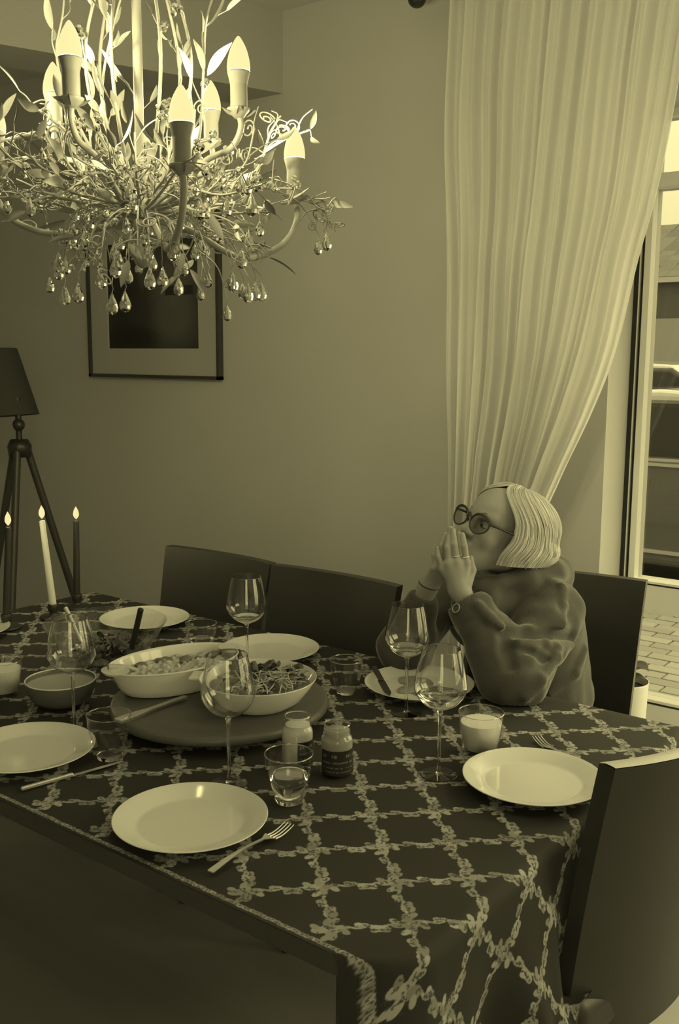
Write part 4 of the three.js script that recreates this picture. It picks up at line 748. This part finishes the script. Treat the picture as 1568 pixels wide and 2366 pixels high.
  const legs = blend([capsule(hipL, kneeL, 0.088, 0.066), capsule(hipR, kneeR, 0.088, 0.066), capsule(kneeL, ankL, 0.064, 0.048), capsule(kneeR, ankR, 0.064, 0.048), capsule(hipL, hipR, 0.112, 0.112)], 0.03);
  part('trousers', skinOf(legs, V(-1.62, 0.03, -2.76), V(-0.98, 0.7, -1.98), 0.012), M.trousers, t);
  for (const a of [ankL, ankR]) part('shoe', skinOf(blend([capsule(a.clone().setY(0.05), a.clone().add(V(0, -0.05, 0.13)), 0.045, 0.035), capsule(a, a.clone().setY(0.05), 0.045, 0.045)], 0.02), a.clone().add(V(-0.08, -0.1, -0.08)), a.clone().add(V(0.08, 0.08, 0.2)), 0.008), M.shoe, t);
  // hoodie
  const cuffL = elbowL.clone().lerp(wristL, 0.88), cuffR = elbowR.clone().lerp(wristR, 0.86);
  const bandL = elbowL.clone().lerp(wristL, 0.72), bandR = elbowR.clone().lerp(wristR, 0.7);
  const cloth = blend([capsule(V(-1.31, 0.64, -2.56), V(-1.275, 0.88, -2.515), 0.155, 0.135), capsule(V(-1.225, 0.62, -2.55), V(-1.20, 0.84, -2.50), 0.155, 0.115), capsule(shL, shR, 0.07, 0.066), capsule(V(-1.27, 0.88, -2.5), neckB.clone().add(V(0, -0.02, 0)), 0.11, 0.07)], 0.05);
  const sleeves = blend([capsule(shL, elbowL, 0.079, 0.071), capsule(elbowL, bandL, 0.071, 0.05), capsule(bandL, cuffL, 0.046, 0.037), capsule(shR, elbowR, 0.07, 0.066), capsule(elbowR, bandR, 0.066, 0.046), capsule(bandR, cuffR, 0.042, 0.035)], 0.02);
  const hood = blend([capsule(at(1205, 1375, 2.67), at(1110, 1392, 2.60), 0.07, 0.065), capsule(at(1110, 1392, 2.60), V(-1.36, 0.82, -2.42), 0.065, 0.08), capsule(at(1215, 1340, 2.60), at(1270, 1322, 2.68), 0.026, 0.034), capsule(at(1270, 1322, 2.68), at(1285, 1330, 2.78), 0.04, 0.045), capsule(at(1285, 1330, 2.78), at(1180, 1330, 2.80), 0.045, 0.04), capsule(at(1215, 1340, 2.60), at(1160, 1345, 2.57), 0.024, 0.016), capsule(at(1180, 1330, 2.80), at(1110, 1345, 2.70), 0.035, 0.026)], 0.03);
  const cut = (p, q, from) => { const n = q.clone().sub(p).normalize(); return (x, y, z) => (x - from.x) * n.x + (y - from.y) * n.y + (z - from.z) * n.z; };
  const endL = cut(elbowL, wristL, cuffL), endR = cut(elbowR, wristR, cuffR), neckCut = capsule(neckB.clone().add(V(0.0, 0, 0.01)), headC.clone().add(V(0, -0.05, 0)), 0.045, 0.062);
  const bend = (p, x, y, z, s) => Math.exp(-((x - p.x) ** 2 + (y - p.y) ** 2 + (z - p.z) ** 2) / (s * s));
  const midU = shL.clone().lerp(elbowL, 0.6);
  const grooves = [], ridges = [];
  const hoodieF = (x, y, z) => {
    let d = smin(cloth(x, y, z), sleeves(x, y, z), 0.045); d = smin(d, hood(x, y, z), 0.018);
    const n = noise.noise(x * 9, y * 9, z * 9) * 0.008 + noise.noise(x * 22 + 3, y * 14, z * 22) * 0.004;
    // creases: ridges that run round the bent elbow and fan out of the armpit
    const w1 = bend(elbowL, x, y, z, 0.17), w2 = bend(midU, x, y, z, 0.2), w3 = bend(bandL, x, y, z, 0.09), w4 = bend(elbowR, x, y, z, 0.14);
    const q = noise.noise(x * 7, y * 7, z * 7 + 4) * 3.2;
    const ridge = (v) => { const q = 0.5 + 0.5 * Math.sin(v); return q * q * (1.6 - 0.6 * q); };
    const f = ridge((y * 0.75 + z * 0.65 - x * 0.2) * 62 + q) * 0.014 * w2 + ridge((y * 0.4 - z * 0.9) * 56 + q * 1.3) * 0.009 * w1 + ridge(((x - cuffL.x) * 0.5 - (y - cuffL.y)) * 105 + q * 0.6) * 0.006 * w3 + ridge((y * 0.7 + x * 0.5) * 66 + q) * 0.008 * w4;
    d -= n + f;
    for (const q of grooves) d = -smin(-d, q(x, y, z), 0.02);
    for (const q of ridges) d = smin(d, q(x, y, z), 0.018);
    // keep the cuff ends open and clean
    d = Math.max(d, Math.min(endL(x, y, z), Math.hypot(x - wristL.x, y - wristL.y, z - wristL.z) - 0.09 < 0 ? 9 : -9), Math.min(endR(x, y, z), Math.hypot(x - wristR.x, y - wristR.y, z - wristR.z) - 0.09 < 0 ? 9 : -9));
    d = Math.max(d, -neckCut(x, y, z)); if (z > TZ0 - 0.03) d = Math.max(d, CY + 0.0035 - y); return Math.max(d, 0.50 - y);
  };
  const march = (px, py) => { const dir = sight(px, py).normalize(), p = at(px, py, 2.15); for (let i = 0; i < 260; i++) { const d = hoodieF(p.x, p.y, p.z); if (d < 0.0008) break; p.addScaledVector(dir, clamp(d * 0.5, 0.0006, 0.02)); } return p; };
  const along = (list, r, into) => { const pts = list.map(([x, y]) => march(x, y)); for (let i = 1; i < pts.length; i++) if (pts[i].distanceTo(pts[i - 1]) < 0.25) into.push(capsule(pts[i - 1], pts[i], r, r)); };
  const gs = [], rs = [];
  along([[1168, 1458], [1220, 1466], [1275, 1470], [1322, 1476]], 0.016, gs); along([[1166, 1462], [1170, 1500], [1180, 1540]], 0.012, gs); along([[1208, 1500], [1255, 1520], [1286, 1534]], 0.008, gs);
  along([[1060, 1375], [1105, 1400], [1128, 1425], [1160, 1450]], 0.007, rs); along([[1200, 1486], [1260, 1488], [1320, 1490]], 0.008, rs); along([[1290, 1498], [1286, 1520], [1250, 1570], [1215, 1612]], 0.009, rs); along([[1350, 1500], [1330, 1555], [1270, 1600]], 0.009, rs); along([[1298, 1352], [1300, 1400], [1302, 1440]], 0.006, rs);
  grooves.push(...gs); ridges.push(...rs);
  const hg = skinOf(hoodieF, V(-1.66, 0.49, -2.80), V(-0.88, 1.15, -1.92), 0.0068), hp = hg.attributes.position, huv = new Float32Array(hp.count * 2);
  for (let i = 0; i < hp.count; i++) { huv[i * 2] = (hp.getX(i) - hp.getZ(i) * 0.8) * 7; huv[i * 2 + 1] = (hp.getY(i) + hp.getZ(i) * 0.35) * 7; }
  hg.setAttribute('uv', new THREE.BufferAttribute(huv, 2));
  const hd = part('hoodie', hg, M.hoodie, t);
  const onSleeve = at(1053, 1405, 2.405), em = new THREE.TorusGeometry(0.0125, 0.0013, 8, 36); em.scale(1, 0.86, 1);
  const eb = part('round_emblem', em, std(0.5, 0.6), hd, 'small ring shaped emblem on the sleeve');
  { const dir = sight(1053, 1405).normalize(); let p = at(1053, 1405, 2.2); for (let i = 0; i < 200; i++) { const d = hoodieF(p.x, p.y, p.z); if (d < 0.0012) break; p.addScaledVector(dir, Math.max(d * 0.5, 0.0008)); } const e = 0.008, n = V(hoodieF(p.x + e, p.y, p.z) - hoodieF(p.x - e, p.y, p.z), hoodieF(p.x, p.y + e, p.z) - hoodieF(p.x, p.y - e, p.z), hoodieF(p.x, p.y, p.z + e) - hoodieF(p.x, p.y, p.z - e)).normalize(); eb.position.copy(p); eb.quaternion.setFromUnitVectors(V(0, 0, 1), n); }
  // rings
  const ringOn = (a, b, r) => { const g = new THREE.TorusGeometry(r, 0.0016, 8, 28), m = part('finger_ring', g, M.steel, t); m.position.copy(a.clone().lerp(b, 0.35)); m.quaternion.setFromUnitVectors(V(0, 0, 1), b.clone().sub(a).normalize()); };
  ringOn(P(1077, 1300, D), P(1072, 1262, D - 0.004), 0.0092); ringOn(P(1055, 1299, D - 0.002), P(1049, 1258, D - 0.006), 0.0096);
  { const a = wristR.clone().lerp(P(1020, 1300, D2), 0.1), g = new THREE.TorusGeometry(0.027, 0.0018, 8, 36), m = part('bracelet', g, M.darkMetal, t); m.position.copy(a); m.quaternion.setFromUnitVectors(V(0, 0, 1), wristR.clone().sub(elbowR).normalize()); }
  // eyes and lips
  for (const s of [1, -1]) {
    const e = new THREE.SphereGeometry(0.0118, 20, 14), m = part('eye', e, std(0.6, 0.2), t); m.position.copy(hl(s * 0.031, 0.003, 0.0795));
    const ir = new THREE.SphereGeometry(0.0062, 16, 12); ir.scale(1, 1, 0.5); const im = part('iris', ir, std(0.05, 0.15), m); im.quaternion.copy(headQ); im.position.copy(V(-0.002, -0.0015, 0.0100).applyQuaternion(headQ));
    for (const [a, b, w] of [[0, Math.PI * 0.5, -0.06], [Math.PI * 0.62, Math.PI * 0.38, 0]]) { const lg = new THREE.SphereGeometry(0.0126, 20, 10, 0, Math.PI * 2, a, b); lg.rotateX(w); const lm = part('eyelid', lg, M.skin, m); lm.quaternion.copy(headQ); }
    const bg = bar([V(s * 0.012, 0.026, 0.0985), V(s * 0.03, 0.032, 0.094), V(s * 0.048, 0.027, 0.081)], (q) => 0.0030 - 0.0016 * q, 8); bg.applyQuaternion(headQ); bg.translate(headC.x, headC.y, headC.z); part('eyebrow', bg, std(0.16, 0.9), t);
  }
  // glasses
  {
    const gl = new THREE.Group(); gl.name = 'eyeglasses'; gl.userData.label = 'thick dark round eyeglasses'; gl.position.copy(hl(0, 0, -0.006)); gl.quaternion.copy(headQ); gl.scale.set(1.2, 1.04, 1.06); t.add(gl);
    const front = (s, x, y) => { const px = s * (0.0345 + x); return V(px, 0.001 + y, 0.1125 - 3.2 * (Math.abs(px) - 0.01) ** 2); };
    for (const s of [1, -1]) {
      const ringPts = Array.from({ length: 40 }, (_, i) => { const a = i / 40 * 6.283, c = Math.cos(a), q = Math.sin(a), rx = 0.0275, ry = q > 0 ? 0.0245 : 0.0235; return front(s, rx * c + (q > 0.3 && c > 0.3 ? 0.0025 * c : 0), ry * q + (c > 0 ? 0.002 * c : 0)); });
      part('rim', bar(ringPts, (q) => 0.0019 + 0.0014 * Math.max(0, Math.sin(q * 6.283)), 8, 80, true), M.blackPlastic, gl);
      const lens = sheet((u, v) => { const a = u * 6.283, p = front(s, 0.0268 * Math.cos(a) * v, 0.0232 * Math.sin(a) * v); return [p.x, p.y, p.z]; }, 40, 6); part('lens', lens, M.tintedLens, gl);
      part('temple_arm', bar([front(s, 0.0285, 0.010), V(s * 0.069, 0.012, 0.082), V(s * 0.0765, 0.010, 0.03), V(s * 0.079, 0.006, -0.012), V(s * 0.077, -0.012, -0.03)], 0.0028, 8, 40), M.blackPlastic, gl);
    }
    part('bridge', bar([front(1, -0.027, 0.008), V(0, 0.012, 0.1145), front(-1, -0.027, 0.008)], 0.0028, 8, 12), M.blackPlastic, gl);
  }
  // hair: ridged shell that falls from a parting to a bob, and loose locks over it
  {
    const streak = dataTexture(256, (u, v) => 0.80 + 0.34 * noise.noise(u * 60, v * 2, 3) + 0.16 * noise.noise(u * 150, v * 3, 7), true); streak.wrapS = streak.wrapT = THREE.RepeatWrapping;
    const hairM = new THREE.MeshPhysicalMaterial({ map: streak, color: grey(0.9), roughness: 0.38, side: THREE.DoubleSide, sheen: 0.5, sheenColor: grey(0.6), sheenRoughness: 0.5 });
    const TH = 1.0;                                          // azimuth of the fringe's edge, from the face
    const hairAt = (az, v, lift = 0) => {
      // az: 0 the face, + her left; v: 0 parting on the crown, 1 the cut edge
      const side = Math.sign(az) || 1, aa = Math.abs(az);
      const start = lerp(0.06, 1.13, smooth(v, 0.10, 0.52)) - 0.28 * smooth(v, 0.62, 1), a2 = side * (start + (Math.PI - start) * (aa - TH) / (Math.PI - TH));
      const el = Math.min(v / 0.5, 1), el90 = (1 - el) * Math.PI / 2, drop = Math.max(0, v - 0.5) / 0.5;
      const back = (1 - Math.cos(a2)) / 2, R = 1 + lift + 0.010 * Math.sin(az * 70 + 3 * noise.noise(az * 6, v, 1)) * smooth(v, 0.05, 0.4) + 0.014 * noise.noise(az * 9, v * 2.2, 5) + 0.01 * noise.noise(az * 40, v * 3, 8);
      const rx = 0.102 * R, rz = lerp(0.098, 0.162, back) * R, ry = 0.099 * R, bulge = 1 + 0.10 * Math.sin(drop * Math.PI * 0.8) * back - 0.16 * drop * drop * (0.35 + 0.65 * back);
      const c = Math.cos(el90) ** 0.85;
      const x = Math.sin(a2) * rx * c * bulge, z = Math.cos(a2) * rz * c * bulge - 0.012;
      const y = 0.032 + Math.sin(el90) * ry - drop * lerp(0.118, 0.060, back);
      // locks hang towards the ground, not along the tilted head
      const hang = V(0, -1, 0).applyQuaternion(inv), k = 0.05 * drop;
      return V(x + hang.x * k, y, z + (hang.z) * k * 1.0);
    };
    const g = sheet((u, v) => { const az = u < 0.5 ? lerp(TH, Math.PI, u * 2) : lerp(-Math.PI, -TH, u * 2 - 1); const p = hairAt(az, v); return [p.x, p.y, p.z]; }, 420, 48, (u, v) => [u * 3, v]);
    const parts = [g];
    for (let k = 0; k < 420; k++) {
      const az = (rnd() < 0.7 ? 1 : -1) * lerp(TH - 0.03, Math.PI, rnd()), pts = [], lf = rr(-0.004, 0.022), v0 = rr(0.02, 0.25), v1 = rr(0.88, 1.015), w = rr(-0.05, 0.05);
      for (let i = 0; i <= 12; i++) { const v = lerp(v0, v1, i / 12); pts.push(hairAt(az + w * i / 12 * Math.sign(az), v, lf + 0.012 * Math.sin(i * 0.7 + k))); }
      const b = bar(pts, (q) => 0.0017 * (1 - q ** 4 * 0.7) * (0.45 + 0.55 * Math.min(1, q * 5)), 5, 24); parts.push(b);
    }
    const m = part('hair', parts, hairM, t, 'straight blond bob'); m.position.copy(headC); m.quaternion.copy(headQ);
    const pv = V(0, 0, 0);
  }
}

renderer.render(scene, camera);
